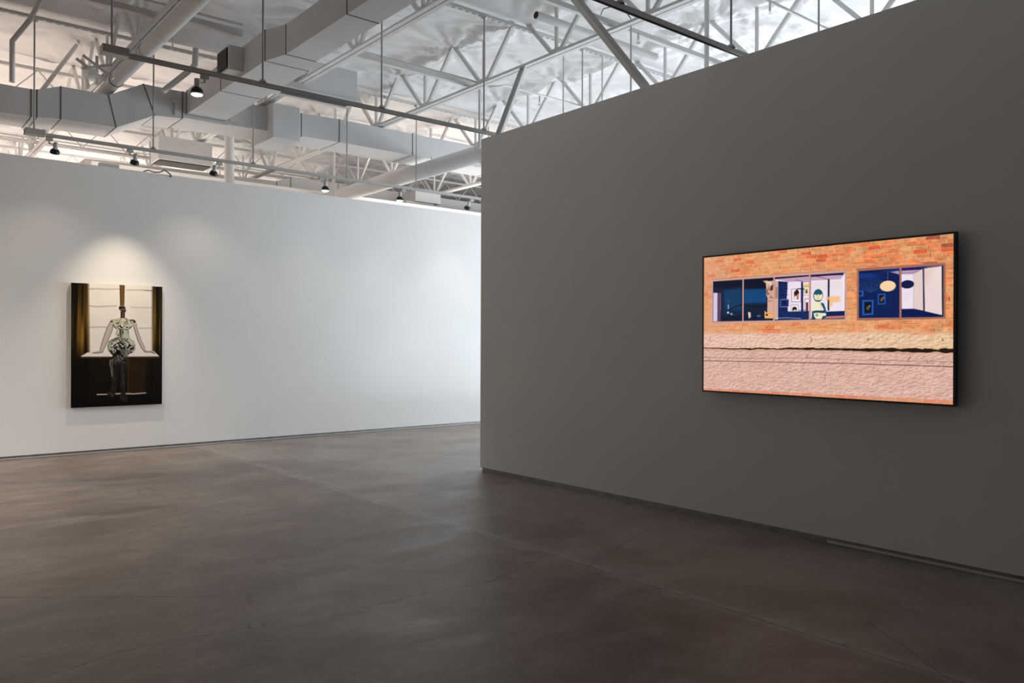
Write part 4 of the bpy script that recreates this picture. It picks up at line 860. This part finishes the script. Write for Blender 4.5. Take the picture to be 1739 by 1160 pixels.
# right window
t.poly([(0.671,0.1628),(0.974,0.167),(0.9749,0.4965),(0.6712,0.4967)], (164, 106, 88), 1.0); t.line([(0.671,0.1628),(0.974,0.167)], 1.2, (200,140,116), 0.6)
t.poly([(0.6784,0.1822),(0.9675,0.1811),(0.9675,0.4852),(0.6788,0.4808)], (8, 28, 80), 1.0)
_c = Pic(600, 338); _c.poly([(0.6784,0.1822),(0.9675,0.1811),(0.9675,0.4852),(0.6788,0.4808)], (255,)*3, 0.8); t.clip = _c.c[..., 0]
t.poly([(0.6779,0.1834),(0.8239,0.1825),(0.8237,0.232),(0.6777,0.2329)], (16, 58, 140), 6, 0.8); t.poly([(0.6779,0.1834),(0.7917,0.1814),(0.7512,0.1963),(0.6778,0.1985)], (8,18,56), 3, 0.9)
t.poly([(0.6775,0.3156),(0.8235,0.3114),(0.8229,0.4792),(0.677,0.4807)], (10, 32, 86), 30, 0.8); t.poly([(0.7255,0.1976),(0.8238,0.1966),(0.8237,0.2496),(0.7562,0.2329)], (14,20,66), 6, 0.7)
t.poly([(0.7904,0.2004),(0.8214,0.1963),(0.8228,0.2186)], (206,176,196), 1.2, 0.8)
q0 = [(0.7238,0.3199),(0.7241,0.3198),(0.7238,0.3203)]
for k in range(9):
    rr_ = 40+k*28; t.line([(q0[0][0]+(q0[1][0]-q0[0][0])*rr_*math.cos(th), q0[0][1]-(q0[2][1]-q0[0][1])*rr_*0.75*math.sin(th)) for th in np.linspace(0.1, 3.04, 22)], 0.8, (58, 104, 150), 0.55)
for th in (0.7, 1.1, 1.57, 2.0, 2.4): t.line([q0[0], (q0[0][0]+(q0[1][0]-q0[0][0])*220*math.cos(th), q0[0][1]-(q0[2][1]-q0[0][1])*170*math.sin(th))], 0.9, (40, 110, 150), 0.6)
t.line([(0.7829,0.1958),(0.7827,0.2539)], 1.0, (90,110,150), 0.9)
t.ell([(0.7828,0.2865)][0], (0.0278, 0.0330), (248, 214, 170))
for yy in range(6): 
    q1 = [(0.7602,0.2693),(0.8053,0.2742),(0.7601,0.2783)]; dy_ = (q1[2][1]-q1[0][1])*(yy-1)*0.8; t.line([(q1[0][0], q1[0][1]+dy_+0.012), (q1[1][0], q1[1][1]+dy_+0.012)], 0.7, (232, 190, 140), 0.35)
def bframe(pts, k):
    t.poly(pts, (34, 90, 178), 0.8); cu = sum(a for a, b in pts)/4; cv = sum(b for a, b in pts)/4
    q = [(cu+(a-cu)*0.70, cv+(b-cv)*0.80) for a, b in pts]; t.poly(q, (8, 20, 50), 0.8)
    q = [(cu+(a-cu)*0.50, cv+(b-cv)*0.58) for a, b in pts]; t.poly(q, (12, 14, 22), 0.8)
    t.ell((cu, cv+0.004), (0.005, 0.012), (120, 100, 70), 0.8); t.ell((cu+0.006, cv-0.008), (0.003, 0.008), (150, 160, 170), 0.7)
bframe([(0.6916,0.3681),(0.7322,0.3686),(0.7319,0.4618),(0.6923,0.4641)], 0); bframe([(0.7477,0.3329),(0.7751,0.3318),(0.7754,0.398),(0.748,0.3996)], 1); t.poly([(0.678,0.3074),(0.6954,0.3063),(0.6959,0.3429),(0.6779,0.3431)], (34,90,178), 0.8); t.poly([(0.6791,0.3148),(0.6896,0.3139),(0.6901,0.335),(0.679,0.3359)], (10,24,60), 0.8)
# white corner room in the last pane
t.poly([(0.8293,0.1806),(0.9656,0.1809),(0.9659,0.4781),(0.8302,0.4795)], (6, 22, 78), 1.0); t.poly([(0.8293,0.1815),(0.9656,0.1818),(0.9242,0.1958),(0.9008,0.1957),(0.8299,0.204)], (28, 28, 96), 1.5)
t.poly([(0.83,0.1974),(0.889,0.1985),(0.8984,0.1998),(0.8722,0.2225),(0.8299,0.2204)], (196, 164, 190), 1.5); t.line([(0.8299,0.2107),(0.8699,0.2113),(0.8889,0.205)], 1.4, (110,76,120), 0.8)
t.poly([(0.8299,0.2195),(0.8713,0.2224),(0.871,0.4316),(0.8309,0.4311)], (238, 224, 236), 1.0); t.poly([(0.8708,0.2223),(0.9008,0.1944),(0.9046,0.4454),(0.871,0.4316)], (226, 204, 200), 1.0); t.poly([(0.9055,0.1933),(0.9619,0.1855),(0.9636,0.4746),(0.907,0.4482)], (232, 212, 208), 1.0)
t.poly([(0.9219,0.1929),(0.9619,0.1855),(0.9627,0.342)], (240,222,216), 14, 0.6); t.line([(0.9029,0.1939),(0.9055,0.4468)], 3.2, (44, 30, 84), 1.0); t.poly([(0.9055,0.2028),(0.9357,0.2025),(0.9122,0.2856),(0.9061,0.285)], (226,190,170), 14, 0.5)
t.ell([(0.8499,0.2825)][0], (0.0225, 0.0255), (16, 26, 70)); t.poly([(0.8407,0.2626),(0.8492,0.2561),(0.8577,0.2645)], (16,26,70), 1.0)
for k in range(4): t.line([(a, b+k*0.014) for a, b in [(0.838,0.3481),(0.8502,0.3272),(0.8671,0.3201)]], 0.8, (224,200,180), 0.6)
t.poly([(0.9619,0.1855),(0.9656,0.183),(0.9677,0.4774),(0.9636,0.4746)], (14, 10, 22), 1.0)
t.clip = None
t.line([(0.8263,0.1834),(0.8271,0.483)], 4.2, (168, 110, 92), 1.0)

tv = empty('wall_screen', (5.28, 3.03, 1.57), 'large black framed flat screen on the dark wall showing bricks and two windows', 'screen')
TY0, TY1, TZ0, TZ1, TX = 2.062, 3.968, 1.028, 2.112, 5.250
t.c = t.c
t.grid('display', (TX-0.0005, TY1-0.013, TZ1-0.013), (0, -(TY1-TY0-0.026), 0), (0, 0, -(TZ1-TZ0-0.026)), tv, pic_material('lit_display', True, 0.25))
MB().box((TX, TY0+0.01, TZ0+0.01), (TX+0.012, TY1-0.01, TZ1-0.01)).build('display_back', M['black'], tv)
m = MB(); bz = 0.013
m.box((TX-0.004, TY0, TZ1-bz), (TX+0.035, TY1, TZ1)); m.box((TX-0.004, TY0, TZ0), (TX+0.035, TY1, TZ0+bz)); m.box((TX-0.004, TY0, TZ0+bz), (TX+0.035, TY0+bz, TZ1-bz)); m.box((TX-0.004, TY1-bz, TZ0+bz), (TX+0.035, TY1, TZ1-bz))
m.build('bezel', M['black'], tv)
MB().box((TX+0.012, TY0+0.02, TZ0+0.02), (TX+0.045, TY1-0.02, TZ1-0.02)).build('back_housing', M['black'], tv)
MB().box((TX+0.045, TY0+0.6, TZ0+0.3), (WX, TY1-0.6, TZ1-0.3)).build('wall_mount', M['black'], tv)
